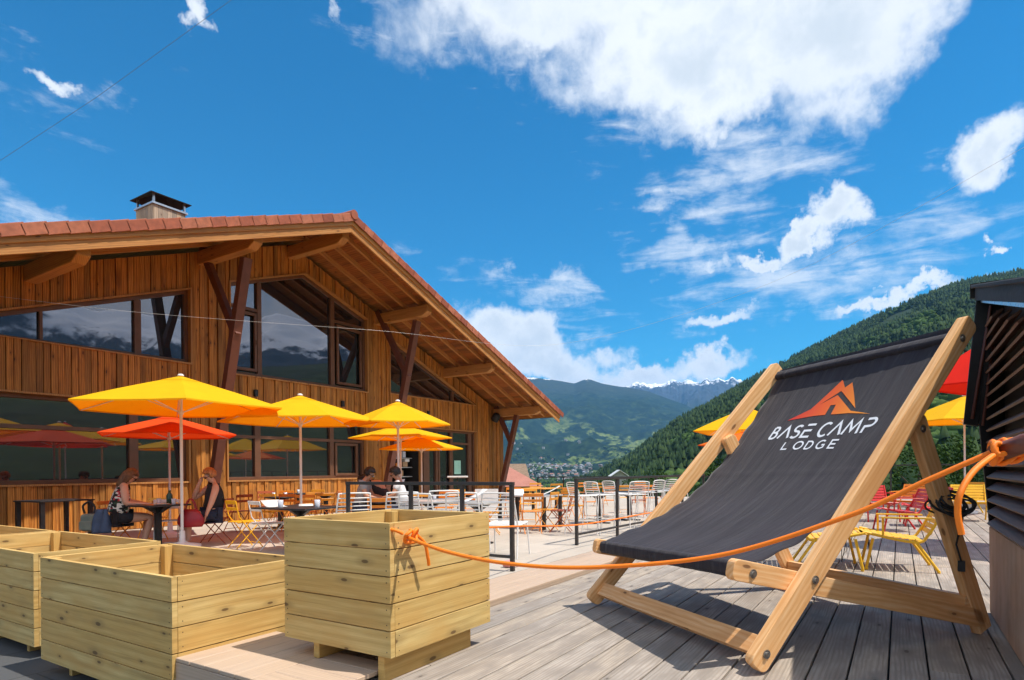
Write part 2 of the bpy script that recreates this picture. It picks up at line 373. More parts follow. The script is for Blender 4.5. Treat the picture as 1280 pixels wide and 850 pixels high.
# ================================================================ PLANTERS
def planter(label, x0, y0, lx, ly, zb, zt_box, nb=5, skids='x', skid_front_drop=0):
    """open timber box: zb ground level, boards stacked on two skids"""
    t = thing('wooden_planter', label, 'planter', (x0+lx/2, y0+ly/2, zb), 0, 'timber planters')
    hb = (zt_box - (zb+.095))/nb; T = .035
    def P(x, y, z): return (x-lx/2, y-ly/2, z-zb)
    for side in range(4):
        mb = MB()
        for k in range(nb):
            zc = zb + .095 + hb*(k+.5); hh = hb-.0065; jit = random.uniform(-.0015, .0015)
            if side == 0: c, s = P(T/2+jit, ly/2, zc), (T, ly-.002, hh)
            if side == 1: c, s = P(lx-T/2+jit, ly/2, zc), (T, ly-.002, hh)
            if side == 2: c, s = P(lx/2, T/2+jit-.0005, zc), (lx-2*T-.002, T, hh)
            if side == 3: c, s = P(lx/2, ly-T/2+jit, zc), (lx-2*T-.002, T, hh)
            if side == 2: c, s = P(lx/2+T/2, T/2+jit-.001, zc), (lx-T-.002, T, hh)
            mb.box(c, s)
        sc = mb; sc.cur = 1
        for k in range(nb):
            zc = zb + .095 + hb*(k+.5)
            ends = (.03, ly-.03) if side < 2 else (T+.03, lx-.03)
            for e in ends:
                for dz in (-.28*hb, .28*hb):
                    if side == 0: sc.box(P(-.0006, e, zc+dz), (.003, .006, .006))
                    if side == 2: sc.box(P(e, -.0016, zc+dz), (.006, .003, .006))
        o = mb.build('side_panel', [MAT['planter'], MAT['rubber']], t, bevel=.004, seg=2)
    for a in (T+.036, lx-T-.036):
        for b_ in (T+.036, ly-T-.036):
            mb = MB(); mb.box(P(a, b_, (zb+.1+zt_box-.012)/2), (.07, .07, zt_box-zb-.112)); mb.build('corner_post', MAT['planter'], t, bevel=.003)
    if skids == 'x':
        for i, yy in enumerate((.095, ly-.27)):
            z0 = 0 - (skid_front_drop if i == 0 else 0)
            mb = MB(); mb.box(P((.02+lx-.13)/2, yy, zb+(.095+z0)/2), (lx-.15, .05, .095-z0)); mb.build('skid', MAT['planter'], t, bevel=.003)
    else:
        for yy in (.32, ly*.5, ly-.32):
            mb = MB(); mb.box(P(lx/2+.02, yy, zb+.0475), (lx-.1, .045, .095)); mb.build('skid', MAT['planter'], t, bevel=.003)
    mb = MB(); mb.box(P(lx/2, ly/2, zb+.13), (lx-2*T-.004, ly-2*T-.004, .02)); mb.build('bottom_board', MAT['planter'], t)
    return t
planter('square timber planter with the orange rope knotted to its corner, standing on the deck edge', 2.484, 2.375, .965, .905, .05, .898, skids='x', skid_front_drop=.05)
planter('long low timber planter just left of the roped square planter', 2.042, 3.765, 1.0, 1.86, -.34, .548, skids='y')
planter('long timber planter second from the left frame edge, behind the nearer low one', 2.145, 6.04, 1.03, 2.16, -.34, .535, skids='y')
planter('farthest timber planter, only its far rim showing at the left edge', 2.16, 8.36, 1.03, 2.2, -.34, .53, skids='y')

# ================================================================ GIANT DECKCHAIR
n0 = Vector((3.657, .693, 0)); f0 = Vector((4.827, 2.278, 0)); wv = (f0-n0).normalized(); bv = Vector((wv.y, -wv.x, 0)); WID = (f0-n0).length
def CH(b, w, z): return n0 + bv*b + wv*w + Vector((0, 0, z))
dc = thing('giant_deckchair', 'giant wooden deckchair with black printed sling on the grey deck', 'deckchair', n0 + wv*WID/2)
dc_off = n0 + wv*WID/2
def rel(mb): mb.v = [tuple(Vector(p)-dc_off) for p in mb.v]; return mb
def rail(mb, A, B, w0, th, h, round0=True, round1=True):
    """timber rail in the plane w=const from (b,z) A to (b,z) B, th along w, h deep, with rounded ends"""
    A2, B2 = Vector(A), Vector(B); d = (B2-A2); L = d.length; d.normalize(); nrm = Vector((-d.y, d.x))
    pts = []
    r = h/2
    def arc(c, sgn, rnd):
        o = []
        if rnd:
            rr = r*.62
            for s_ in (-1, 1):
                cc = c - d*sgn*rr + nrm*(s_*(r-rr))*sgn
                for k in range(5):
                    a = math.pi/2*k/4
                    if s_ < 0: v = (-nrm*math.cos(a)*sgn + d*math.sin(a)*sgn)
                    else: v = (d*math.cos(a)*sgn + nrm*math.sin(a)*sgn)
                    o.append(cc + v*rr)
        else: o = [c - nrm*r*sgn, c + nrm*r*sgn]
        return o
    pts = arc(B2, 1, round1) + arc(A2, -1, round0)
    poly = [CH(p.x, w0, p.y) for p in pts]
    ou, ov = random.random()*30, random.random()*30
    dv = CH(d.x, 0, d.y) - CH(0, 0, 0); nv = CH(nrm.x, 0, nrm.y) - CH(0, 0, 0)
    mb.prism(poly, wv*th, lambda p: (p.dot(dv)+ou, p.dot(nv)+p.dot(wv)*.9+ov))
    return mb
TH = .062; H = .135
def along(A, B, t): return (A[0]+(B[0]-A[0])*t, A[1]+(B[1]-A[1])*t)
near = dict(foot=(.005, .045), top=(1.885, 2.165), seatA=(-.10, .605), seatB=(2.10, .105), piv=(1.475, 1.43), leg=(2.10, .03))
far = dict(foot=(.0, .05), top=(2.10, 2.175), seatA=(.0, .535), seatB=(2.22, .10), piv=(1.46, 1.40), leg=(2.25, .03))
rails = {}
for nm, w0, q in (('near', 0, near), ('far', WID-TH, far)):
    m_ = MB(); rail(m_, q['foot'], q['top'], w0, TH, H, True, True); o = rel(m_).build('back_rail', MAT['chair_wood'], dc, bevel=.004, seg=2)
    rails[nm] = o
    s_in = w0+TH+.004 if nm == 'near' else w0-TH-.004
    ws = w0 - TH - .004 if nm == 'near' else w0 + TH + .004
    # seat rail lies inside the back rail, support leg outside
    m_ = MB(); rail(m_, q['seatA'], q['seatB'], s_in, TH, .125, True, True)
    rel(m_).build('seat_rail', MAT['chair_wood'], dc, bevel=.004, seg=2)
    p = Vector(q['piv']); l = Vector(q['leg']); e = (p-l).normalized()
    m_ = MB(); rail(m_, q['leg'], tuple(p+e*.09), s_in + (TH+.004 if nm == 'near' else -(TH+.004)) if False else s_in, TH, .13, False, True)
    m_v = m_
    rel(m_).build('support_leg', MAT['chair_wood'], dc, bevel=.004, seg=2)
# crossbars
def xbar(name, a, b_, w_, h_, wa, wb, up):
    m_ = MB(); m_.beam(CH(a[0], wa, a[1]), CH(b_[0], wb, b_[1]), w_, h_, up); return rel(m_).build(name, MAT['chair_wood'], dc, bevel=.004, seg=2)
rdir = Vector((near['top'][0]-near['foot'][0], near['top'][1]-near['foot'][1])).normalized()
rv = bv*rdir.x + Vector((0, 0, rdir.y)); rn = bv*(-rdir.y) + Vector((0, 0, rdir.x))
xbar('foot_crossbar', along(near['foot'], near['top'], .045), along(far['foot'], far['top'], .045), .045, .12, TH, WID-TH, rv)
oh = (rdir.y*.038, -rdir.x*.038); q1 = along(near['top'], near['foot'], .035); q2 = along(far['top'], far['foot'], .035)
xbar('top_crossbar', (q1[0]+oh[0], q1[1]+oh[1]), (q2[0]+oh[0], q2[1]+oh[1]), .034, .048, TH, WID-TH, rv)
xbar('seat_crossbar', (near['seatA'][0]+.07, near['seatA'][1]-.01), (far['seatA'][0]+.07, far['seatA'][1]-.01), .06, .08, 2*TH, WID-2*TH, (0, 0, 1))
xbar('rear_crossbar', (1.93, .232), (2.13, .222), .062, .105, 1.2*TH, WID-1.2*TH, (0, 0, 1))
# bolts
def bolt(w_, b_, z_):
    m_ = MB(); c = CH(b_, w_, z_); m_.tube([c - wv*.002, c - wv*.005], .026, 14); m_.tube([c - wv*.004, c - wv*.014], .014, 6)
    rel(m_).build('bolt', MAT['bolt'], dc)
bolt(0, *along(near['foot'], near['top'], .035)); bolt(0, .445, .515); bolt(TH+.004, near['seatA'][0]+.14, near['seatA'][1]-.035)
bolt(TH+.004, *near['piv']); bolt(0, *along(near['top'], near['foot'], .06))
m_ = MB(); c = CH(1.40, WID-TH, 1.40); m_.tube([c - wv*.002, c - wv*.006], .026, 14); m_.tube([c - wv*.004, c - wv*.014], .014, 6); rel(m_).build('bolt', MAT['bolt'], dc)
# sling
pf = np.array([(2.085, 2.135), (2.075, 2.065), (1.773, 1.67), (1.277, 1.135), (.996, .915), (.474, .685), (.09, .595), (.035, .545)])
pn = np.array([(1.875, 2.15), (1.865, 2.08), (1.57, 1.70), (1.07, 1.16), (.80, .93), (.36, .675), (-.02, .60), (-.075, .55)])
def spl(P, n):
    d = np.r_[0, np.cumsum(np.linalg.norm(np.diff(P, axis=0), axis=1))]; d /= d[-1]
    t = np.linspace(0, 1, n); X = np.interp(t, d, P[:, 0]); Z = np.interp(t, d, P[:, 1])
    for _ in range(int(n*.5)):
        X[2:-2] = (X[1:-3]+2*X[2:-2]+X[3:-1])/4; Z[2:-2] = (Z[1:-3]+2*Z[2:-2]+Z[3:-1])/4
    return X, Z
NU, NV = 60, 100
Bn, Zn = spl(pn, NV+1); Bf, Zf = spl(pf, NV+1)
WA, WB = TH*2+.012, WID-TH*2-.012
W_TOP = (TH+.01, WID-TH-.01)
def sling_pt(u, v, off=0.0):
    i = min(int(v*NV), NV-1); f = v*NV - i
    bn = Bn[i]*(1-f)+Bn[i+1]*f; zn = Zn[i]*(1-f)+Zn[i+1]*f; bf = Bf[i]*(1-f)+Bf[i+1]*f; zf = Zf[i]*(1-f)+Zf[i+1]*f
    k = max(0, min(1, (v-.55)/.3)); wa = W_TOP[0]*(1-k)+WA*k; wb = W_TOP[1]*(1-k)+WB*k
    b_ = bn+(bf-bn)*u; z_ = zn+(zf-zn)*u; w_ = wa+(wb-wa)*u
    sag = -.014*math.sin(math.pi*u)**1.0*math.sin(math.pi*min(1, v*1.02))
    edge = math.exp(-min(u, 1-u)*28)
    rip = .007*edge*math.sin(v*62+3*u) * (1 if .05 < v < .95 else 0) + .010*math.exp(-v*16)*math.sin(u*74+2*math.sin(u*19))*(1 if v > .03 else 0)*(.45+.55*math.sin(u*11+1)**2)
    rip += .0035*math.exp(-((v-.49)/.008)**2) + .006*math.sin(u*34 + v*9 + 2*math.sin(v*5))*math.exp(-((v-.86)/.12)**2)*(.4+.6*math.sin(u*7)**2)
    rip += .003*math.sin(u*9+v*6)*math.sin(math.pi*v) + .0016*math.sin(u*31-v*8)*math.sin(math.pi*v)**2
    db = (Bn[i+1]-Bn[i]); dz = (Zn[i+1]-Zn[i]); l = math.hypot(db, dz); nb_, nz_ = dz/l, -db/l   # front normal
    if nz_ < 0: nb_, nz_ = -nb_, -nz_
    # front side = toward -b, up
    o = sag + rip + off
    return CH(b_ + nb_*o, w_, z_ + nz_*o)
m_ = MB(); vs = []; fs = []; uvs = []
for i in range(NV+1):
    for j in range(NU+1): vs.append(sling_pt(j/NU, i/NV))
for i in range(NV):
    for j in range(NU):
        a = i*(NU+1)+j; fs.append((a, a+1, a+NU+2, a+NU+1)); uvs.append([((k % (NU+1))/NU*1.8, (k//(NU+1))/NV*2.5) for k in fs[-1]])
m_.add(vs, fs, uvs, True)
sl = rel(m_).build('sling', MAT['canvas'], dc, fixn=False)
so = sl.modifiers.new('solid', 'SOLIDIFY'); so.thickness = .004; so.offset = -1
# hem sleeve of the cloth round the top bar and seat bar
def sleeve(name, cn, cf, wa, wb, rw, rh, ang):
    m_ = MB(); N = 40; n = 14; vs = []; fs = []; uvs = []
    for j in range(N+1):
        u = j/N; b_ = cn[0]+(cf[0]-cn[0])*u; z_ = cn[1]+(cf[1]-cn[1])*u; w_ = wa+(wb-wa)*u
        for k in range(n):
            a = 2*math.pi*k/n; p_ = 4.0
            ca, sa = math.cos(a), math.sin(a); rr = (abs(ca)**p_+abs(sa)**p_)**(-1/p_)
            x_ = rw*rr*ca*(1+.02*math.sin(u*50)); y_ = rh*rr*sa*(1+.03*math.sin(u*63+k))
            vs.append(CH(b_ + x_*math.cos(ang) - y_*math.sin(ang), w_, z_ + x_*math.sin(ang) + y_*math.cos(ang)))
    for j in range(N):
        for k in range(n):
            k2 = (k+1) % n; fs.append((j*n+k, j*n+k2, (j+1)*n+k2, (j+1)*n+k)); uvs.append([(0, 0), (.1, 0), (.1, .1), (0, .1)])
    m_.add(vs, fs, [[(q//n/N*1.8, (q % n)*.03) for q in f] for f in fs], True)
    return rel(m_).build(name, MAT['canvas'], dc)
ang = math.atan2(rdir.y, rdir.x)
tn = along(near['top'], near['foot'], .035); tf = along(far['top'], far['foot'], .035)
off_h = (rdir.y*.038, -rdir.x*.038); tn = (tn[0]+off_h[0], tn[1]+off_h[1]); tf = (tf[0]+off_h[0], tf[1]+off_h[1])
sleeve('top_hem', tn, tf, TH+.012, WID-TH-.012, .043, .030, ang)
sleeve('seat_hem', (near['seatA'][0]+.07, near['seatA'][1]-.01), (far['seatA'][0]+.07, far['seatA'][1]-.01), 2*TH+.014, WID-2*TH-.014, .042, .050, 0)
# ---- print on the sling
def g_mat(name, stops):
    m, t, b = newmat(name); uv = t.n('ShaderNodeUVMap', uv_map='grain').outputs[0]; s = t.n('ShaderNodeSeparateXYZ'); t.ln(uv, s.inputs[0])
    t.ln(t.ramp(s.outputs[0], stops), b.inputs['Base Color']); b.inputs['Roughness'].default_value = .6; return m
MAT['print_orange'] = g_mat('print_orange', [(.0, (.70, .045, .02)), (.35, (.85, .13, .015)), (.65, (.90, .26, .02)), (1, (.92, .36, .02))])
MAT['print_white'] = plain('print_white', (.8, .8, .82), .6, 0, .03)
LW, LH = 1.80, 2.53
def to_uv(x, y, u0=.72, v0=.35): return u0 - x/LW, v0 - y/LH
def drape(poly2d, name, mat, grad=None):
    """triangulated flat print conformed to the cloth, 2-D input given in (u,v)"""
    bm = bmesh.new()
    for poly in poly2d:
        vv = [bm.verts.new((p[0], p[1], 0)) for p in poly]; bm.faces.new(vv)
    bmesh.ops.triangulate(bm, faces=bm.faces)
    bmesh.ops.scale(bm, vec=(LW, LH, 1), verts=bm.verts)
    for _ in range(3):
        es = [e for e in bm.edges if e.calc_length() > .03]
        if es: bmesh.ops.subdivide_edges(bm, edges=es, cuts=1); bmesh.ops.triangulate(bm, faces=bm.faces)
    vs = [(v.co.x/LW, v.co.y/LH) for v in bm.verts]; vs = [(u+.025+(.712-u)*.05+max(0, u-.45)*.07, v-.026*u*(v-.1)/.25) for u, v in vs]; bm.verts.index_update(); fs = [tuple(v.index for v in f.verts) for f in bm.faces]; bm.free()
    m_ = MB(); P = [sling_pt(u, v, .0022) for u, v in vs]
    x0, x1 = grad if grad else (0, 1)
    m_.add(P, fs, [[((x0-vs[k][0])/(x0-x1), 0) for k in f] for f in fs], True)
    o = rel(m_).build(name, mat, sl)
    return o
P1 = [(.569, .236), (.462, .108), (.419, .146), (.388, .129), (.275, .246), (.431, .158)]
P2 = [(.669, .267), (.438, .175), (.294, .254), (.169, .277), (.300, .263), (.406, .259), (.413, .217), (.445, .217), (.442, .258), (.531, .258)]
drape([P1, P2], 'emblem', MAT['print_orange'], (.67, .17))
T_ = .021
def stroke(pts, T=T_):
    """thick polyline -> quads with mitre-less overlap trimmed: returns polygon ring"""
    L_, R_ = [], []
    n = len(pts)
    for i, p in enumerate(pts):
        p = Vector(p); a = Vector(pts[i-1]) if i else None; b = Vector(pts[i+1]) if i < n-1 else None
        d1 = (p-a).normalized() if a is not None else None; d2 = (b-p).normalized() if b is not None else None
        if d1 is None: nn = Vector((-d2.y, d2.x))*T/2
        elif d2 is None: nn = Vector((-d1.y, d1.x))*T/2
        else:
            n1 = Vector((-d1.y, d1.x)); n2 = Vector((-d2.y, d2.x)); mm = (n1+n2).normalized(); nn = mm*(T/2/max(.45, mm.dot(n1)))
        L_.append(p+nn); R_.append(p-nn)
    return [[L_[i], L_[i+1], R_[i+1], R_[i]] for i in range(n-1)]
def arcp(cx, cy, rx, ry, a0, a1, n=14): return [(cx+rx*math.cos(math.radians(a0+(a1-a0)*k/n)), cy+ry*math.sin(math.radians(a0+(a1-a0)*k/n))) for k in range(n+1)]
def letter(ch, x, w, h):
    s = []
    if ch == 'B': s = [[(x, 0), (x, h*1.0)], [(x, h)]+[(x+w*.45, h)]+arcp(x+w*.45, h*.77, w*.38, h*.23, 90, -90)+[(x+w*.15, h*.54)], [(x+w*.45, h*.54)]+arcp(x+w*.5, h*.27, w*.45, h*.27, 90, -90)+[(x, 0)]]
    if ch == 'A': s = [[(x, 0), (x+w*.52, h*1.0), (x+w, 0)]]
    if ch == 'S': s = [arcp(x+w*.5, h*.76, w*.42, h*.24, 30, 270)+arcp(x+w*.5, h*.25, w*.45, h*.27, 85, -150)]
    if ch == 'E': s = [[(x, h), (x+w*.95, h)], [(x+w*.85, h*.52), (x, h*.52), (x, 0), (x+w*.95, 0)]]
    if ch == 'e': s = [[(x+w*.95, h), (x, h), (x, 0), (x+w*.95, 0)], [(x, h*.5), (x+w*.8, h*.5)]]
    if ch == 'C': s = [arcp(x+w*.55, h*.5, w*.55, h*.52, 50, 310, 22)]
    if ch == 'M': s = [[(x, 0), (x+w*.16, h), (x+w*.5, h*.25), (x+w*.84, h), (x+w, 0)]]
    if ch == 'P': s = [[(x, 0), (x, h*.46), (x+w*.5, h*.46)]+arcp(x+w*.5, h*.73, w*.42, h*.27, -90, 90)+[(x-w*.08, h)]]
    if ch == 'L': s = [[(x, h), (x, 0), (x+w, 0)]]
    if ch == 'O': s = [arcp(x+w*.5, h*.5, w*.5, h*.5, 0, 360, 26)]
    if ch == 'D': s = [[(x, 0), (x, h), (x+w*.4, h)]+arcp(x+w*.4, h*.5, w*.55, h*.5, 90, -90)+[(x, 0)]]
    if ch == 'G': s = [arcp(x+w*.5, h*.5, w*.52, h*.52, 50, 300, 20)+[(x+w*.95, h*.12), (x+w*.95, h*.45), (x+w*.6, h*.45)]]
    return s
def word(spec, v0, h, T, name):
    quads = []
    for ch, u_l, u_r in spec:
        x = (.72-u_l)*LW; w = (u_l-u_r)*LW
        for st in letter(ch, x, w, h):
            st2 = []
            for p in st:
                if not st2 or (Vector(p)-Vector(st2[-1])).length > 1e-4: st2.append(p)
            for q in stroke(st2, T): quads.append([to_uv(p[0], p[1], .72, v0 - .0) for p in q])
    return drape(quads, name, MAT['print_white'])
hB = .135
word([('B', .712, .672), ('A', .655, .588), ('S', .574, .525), ('E', .503, .452), ('C', .408, .352), ('A', .338, .272), ('M', .258, .178), ('P', .152, .102)], .352, hB, .0235, 'lettering')
word([('L', .574, .538), ('O', .502, .454), ('D', .430, .390), ('G', .360, .315), ('e', .284, .246)], .405, .080, .0155, 'lettering')

# black cable bundle hanging on the chair's rear leg
m_ = MB(); pc = CH(1.72, .05, .93)
rr = random.Random(3)
for k in range(9):
    R_ = .105 + rr.uniform(-.025, .02); ph = rr.uniform(-.25, .25); cc = pc + Vector((rr.uniform(-.02, .02), rr.uniform(-.02, .02), rr.uniform(-.03, .03)))
    ax = (bv*.92 - wv*.45).normalized(); az = (Vector((0, 0, 1))*.62 + bv*.1 + wv*ph).normalized()
    m_.tube([cc + ax*R_*math.cos(a)*1.05 + az*R_*.62*math.sin(a) + wv*.05*math.sin(a+ph*6) for a in [2*math.pi*i/26 for i in range(26)]], .007, 6, closed=True)
m_.tube([pc + bv*.12 - Vector((0, 0, .1)), pc + bv*.05 - Vector((0, 0, .28)), pc + bv*.10 - Vector((0, 0, .40))], .006, 6)
m_.box(pc + bv*.10 - Vector((0, 0, .43)), (.05, .04, .07))
tag(m_.build('cable_coil', MAT['rubber']), 'black cable coil hung over the rear leg of the giant deckchair', 'cable')

# ================================================================ ROPES
def catmull(P, n=10):
    P = [Vector(p) for p in P]; out = []
    for i in range(len(P)-1):
        p0 = P[max(i-1, 0)]; p1 = P[i]; p2 = P[i+1]; p3 = P[min(i+2, len(P)-1)]
        for k in range(n):
            t = k/n; out.append(.5*((2*p1)+(p2-p0)*t+(2*p0-5*p1+4*p2-p3)*t*t+(3*p1-p0-3*p2+p3)*t**3))
    return out+[P[-1]]
def plane_pt(px, py, D):
    d = direction(px, py); return Vector((0, 0, EYE)) + d*D
r_ = .0098
kx = 2.60
kn = plane_pt(507, 672, 3.33)
yk = 2.375
kn = Vector((2.575, yk-.03, .815))
rp = [kn, plane_pt(560, 690, 3.17), plane_pt(640, 705, 3.0), plane_pt(745, 709, 2.82), plane_pt(900, 694, 2.55), plane_pt(1060, 645, 2.3), plane_pt(1160, 600, 2.17), plane_pt(1238, 566, 2.08)]
mb = MB(); mb.tube(catmull(rp, 12), r_, 10)
# knot at planter
kc = kn + Vector((.02, -.01, 0))
mb.tube([kc + Vector((.045*math.cos(a)*(1+.3*math.sin(3*a)), .022*math.sin(2*a)-.012, .035*math.sin(a))) for a in [2*math.pi*i/24 for i in range(24)]], r_, 8, closed=True)
mb.tube([kc + Vector((.03*math.cos(a)+.03, .028*math.cos(a+1)-.01, .040*math.sin(a))) for a in [2*math.pi*i/20 for i in range(20)]], r_, 8, closed=True)
mb.tube(catmull([kc + Vector((-.05, 0, .02)), kc+Vector((-.085, .022, .04)), kc+Vector((-.10, .055, .045))], 5), r_, 8)
mb.tube(catmull([kc + Vector((.05, -.02, .0)), kc + Vector((.10, -.03, -.05)), kc+Vector((.125, -.03, -.13)), kc+Vector((.14, -.025, -.18))], 6), r_, 8)
# knot at the handrail and its tail
ke = rp[-1]
xr = RT
for q in range(4):
    oo = ke + xr*(.008+.022*q) + Vector((0, 0, .006*(q % 2)))
    mb.tube([oo + Vector((0, 0, 1))*.037*math.cos(a) + FW*.035*math.sin(a) + xr*.018*math.sin(a+q) for a in [2*math.pi*i/18 for i in range(18)]], r_, 8, closed=True)
mb.tube([ke + xr*(.03+.05*math.cos(a)) + Vector((0, 0, .02*math.sin(2*a)+.012)) - FW*(.040+.01*math.sin(a)) for a in [2*math.pi*i/20 for i in range(20)]], r_, 8, closed=True)
mb.tube(catmull([ke - FW*.03, plane_pt(1218, 588, 1.98), plane_pt(1201, 615, 1.95), plane_pt(1197, 640, 1.95), plane_pt(1202, 668, 1.95)], 8), r_, 8)
rope = tag(mb.build('rope', MAT['rope']), 'thick bright orange rope strung from the square planter across the giant deckchair to the handrail', 'rope')
# handrail end the rope is tied to
mb = MB(); h0 = ke + xr*.0 - Vector((0, 0, .0)); 
mb.tube([ke + xr*.01, ke + xr*.03, plane_pt(1280, 554, 1.98), plane_pt(1420, 520, 1.85)], .031, 18)
hr = mb.build('handrail', MAT['post']); tag(hr, 'dark brown round handrail end with the orange rope tied round it', 'handrail')
e2 = plane_pt(1420, 520, 1.85)
mb = MB(); mb.tube([e2, (e2.x, e2.y, 0)], .028, 12); mb.build('post', MAT['post'], hr)
# second, thinner rope behind
mb = MB(); P2r = [(3.30, 3.30, .72), plane_pt(640, 658, 6.45), plane_pt(722, 656, 8.55), plane_pt(790, 645, 9.7), plane_pt(870, 628, 11.0), plane_pt(930, 600, 12.6)]
mb.tube(catmull(P2r, 10), .011, 6)
tag(mb.build('rope', MAT['rope']), 'thin far orange rope stretched in front of the black railings', 'rope')

# ================================================================ RAILINGS
def railing(label, P, zt, zb, posts, parent_name='railing', bottom=True, r=.022, group='black terrace railings'):
    t = thing(parent_name, label, 'railing', (P[0][0], P[0][1], zb), 0, group)
    o = Vector((P[0][0], P[0][1], zb))
    mb = MB(); mb.beam(Vector((*P[0], zt-.02))-o, Vector((*P[1], zt-.02))-o, .05, .04); mb.build('top_rail', MAT['darkrail'], t, bevel=.003)
    if bottom:
        mb = MB(); mb.beam(Vector((*P[0], zb+.16))-o, Vector((*P[1], zb+.16))-o, .03, .03); mb.build('bottom_rail', MAT['darkrail'], t)
    for f in posts:
        x = P[0][0]+(P[1][0]-P[0][0])*f; y_ = P[0][1]+(P[1][1]-P[0][1])*f
        mb = MB(); mb.box(Vector((x, y_, (zb+zt-.04)/2))-o, (2*r, 2*r, zt-zb-.04)); mb.build('post', MAT['darkrail'], t, bevel=.003)
    return t
railing('black railing between the roped planter and the white chairs', ((5.79, 3.65), (5.79, 6.32)), 1.05, .05, (.01, .27, .57, .99))
railing('black railing beside the white bar stools', ((8.234, 4.10), (14.4, 3.85)), 1.055, .05, (.004, .235, .52, .76, .995))
railing('long thin railing at the far end of the terrace', ((23.2, 3.4), (22.9, 13.2)), .90, .05, [k/8 for k in range(9)], bottom=True)
railing('thin railing along the far deck edge right of the giant deckchair', ((23.6, 2.9), (23.2, -9)), 1.25, 0, [k/9 for k in range(10)], bottom=True)
mb = MB(); mb.box((21.3, -3.2, .10), (.5, 12.2, .22)); tag(mb.build('kerb', MAT['kerb'], bevel=.01), kind='structure')
mb = MB(); mb.box((22.6, -3.2, -.05), (2.3, 12.2, .1)); tag(mb.build('far_pavement', MAT['paving']), kind='structure')

# ================================================================ HUT on the right
HX0 = 3.45
hut = thing('louvred_hut', 'dark brown louvred hut on a concrete base at the right edge', 'hut', (4, -.6, 0))
ho = Vector((4, -.6, 0))
mb = MB(); mb.box(Vector(((HX0+6.2)/2, -2.1, .35))-ho, (6.2-HX0, 3.0, .70)); mb.build('base_wall', MAT['concrete'], hut, bevel=.01)
mb = MB(); mb.box(Vector(((HX0+6.14)/2, -2.15, 1.35))-ho, (6.10-HX0, 2.86, 1.2)); mb.build('core', MAT['black'], hut)
roofz = lambda x: 2.52 + (x-6.2)*.235
mb = MB(); z = .745
while z < 2.5:
    x0 = HX0+.04 if z < roofz(HX0)-.1 else 6.2 - (2.52-.1-z)/.235
    if x0 < 6.1:
        R_ = Matrix.Rotation(math.radians(-38), 3, 'X')
        mb.box(Vector(((x0+6.12)/2, -.615, z))-ho, (6.12-x0, .085, .016), R_)
    z += .092
lv = mb.build('louvre_panel', MAT['louvre'], hut)
mb = MB(); mb.prism([Vector((HX0+.05, -.70, .70))-ho, Vector((6.15, -.70, .70))-ho, Vector((6.15, -.70, 2.5))-ho, Vector((HX0+.05, -.70, roofz(HX0)-.02))-ho], (0, -.05, 0)); mb.build('back_sheet', MAT['black'], hut)
# corner flashing boards
mb = MB()
mb.prism([Vector((6.17, -.545, 2.66))-ho, Vector((6.17, -.440, 1.52))-ho, Vector((6.17, -.535, 1.50))-ho, Vector((6.17, -.66, 2.5))-ho], (.05, 0, 0))
mb.prism([Vector((6.15, -.60, .70))-ho, Vector((6.15, -.54, 1.52))-ho, Vector((6.15, -.62, 2.52))-ho, Vector((6.15, -.74, 2.52))-ho, Vector((6.15, -.72, .70))-ho], (.06, 0, 0))
mb.build('corner_flashing', MAT['black'], hut, bevel=.004)
mb = MB(); mb.tube([Vector((6.14, -.62, 2.45))-ho, Vector((6.14, -.495, 1.56))-ho], .012, 8); mb.tube([Vector((6.12, -.66, 2.4))-ho, Vector((6.12, -.56, 1.5))-ho], .010, 8); mb.build('cable_conduit', MAT['post'], hut)
mb = MB()
a0, a1 = Vector((6.28, -.50, roofz(6.28)+.13))-ho, Vector((HX0-.12, -.50, roofz(HX0-.12)+.13))-ho
mb.prism([a0, a1, a1+Vector((0, -2.9, 0)), a0+Vector((0, -2.9, 0))], (0, 0, -.03))
mb.build('roof', MAT['black'], hut, bevel=.006)
mb = MB(); mb.prism([a0+Vector((0, -.03, -.031)), a1+Vector((0, -.03, -.031)), a1+Vector((0, -.03, -.13)), a0+Vector((0, -.03, -.13))], (0, -.02, 0)); mb.build('fascia', MAT['black'], hut)
mb = MB(); mb.box(a0+Vector((.012, -1.45, -.05)), (.02, 2.9, .12)); mb.build('gutter', MAT['black'], hut)
mb = MB(); mb.prism([a0+Vector((-.06, -.058, -.10)), a1+Vector((0, -.058, -.10)), a1+Vector((0, -.058, -.165)), a0+Vector((-.06, -.058, -.165))], (0, -.012, 0)); mb.build('flashing', MAT['zinc'], hut)
# ================================================================ LODGE
YW = 13.28; RX, RZ, SL = 10.35, 7.30, .372; YR = 11.0; YB = 33.0; XL, XR = -.35, 20.85
rz_ = lambda x: RZ - SL*abs(x-RX)          # top of the tiled roof
lodge = thing('wooden_lodge', 'large timber chalet lodge with wide gable, big windows and tiled roof', 'lodge', (10.35, YW, .05))
lo = Vector((10.35, YW, .05))
def LB(mb): mb.v = [tuple(Vector(p)-lo) for p in mb.v]; return mb
OPEN = [(-.3, 7.66, lambda x: 3.62, lambda x: min(4.05+.358*(x-4.26), 5.3)),
        (8.62, 13.0, lambda x: 3.53, lambda x: 5.70+.352*(x-8.69) if x < 10.81 else 6.446-.349*(x-10.81)),
        (13.94, 18.5, lambda x: 3.60, lambda x: 5.32-.367*(x-13.94)),
        (-.3, 7.6, lambda x: 1.0, lambda x: 2.66),
        (8.52, 12.92, lambda x: 1.0, lambda x: 2.62),
        (13.92, 18.48, lambda x: .04, lambda x: 2.62)]
XWR = 20.3
mb = MB()
x = .4; BWD = .112
edges = sorted(set([.4, XWR] + [o[0] for o in OPEN if o[0] > .4] + [o[1] for o in OPEN] + [10.81]))
xs = []
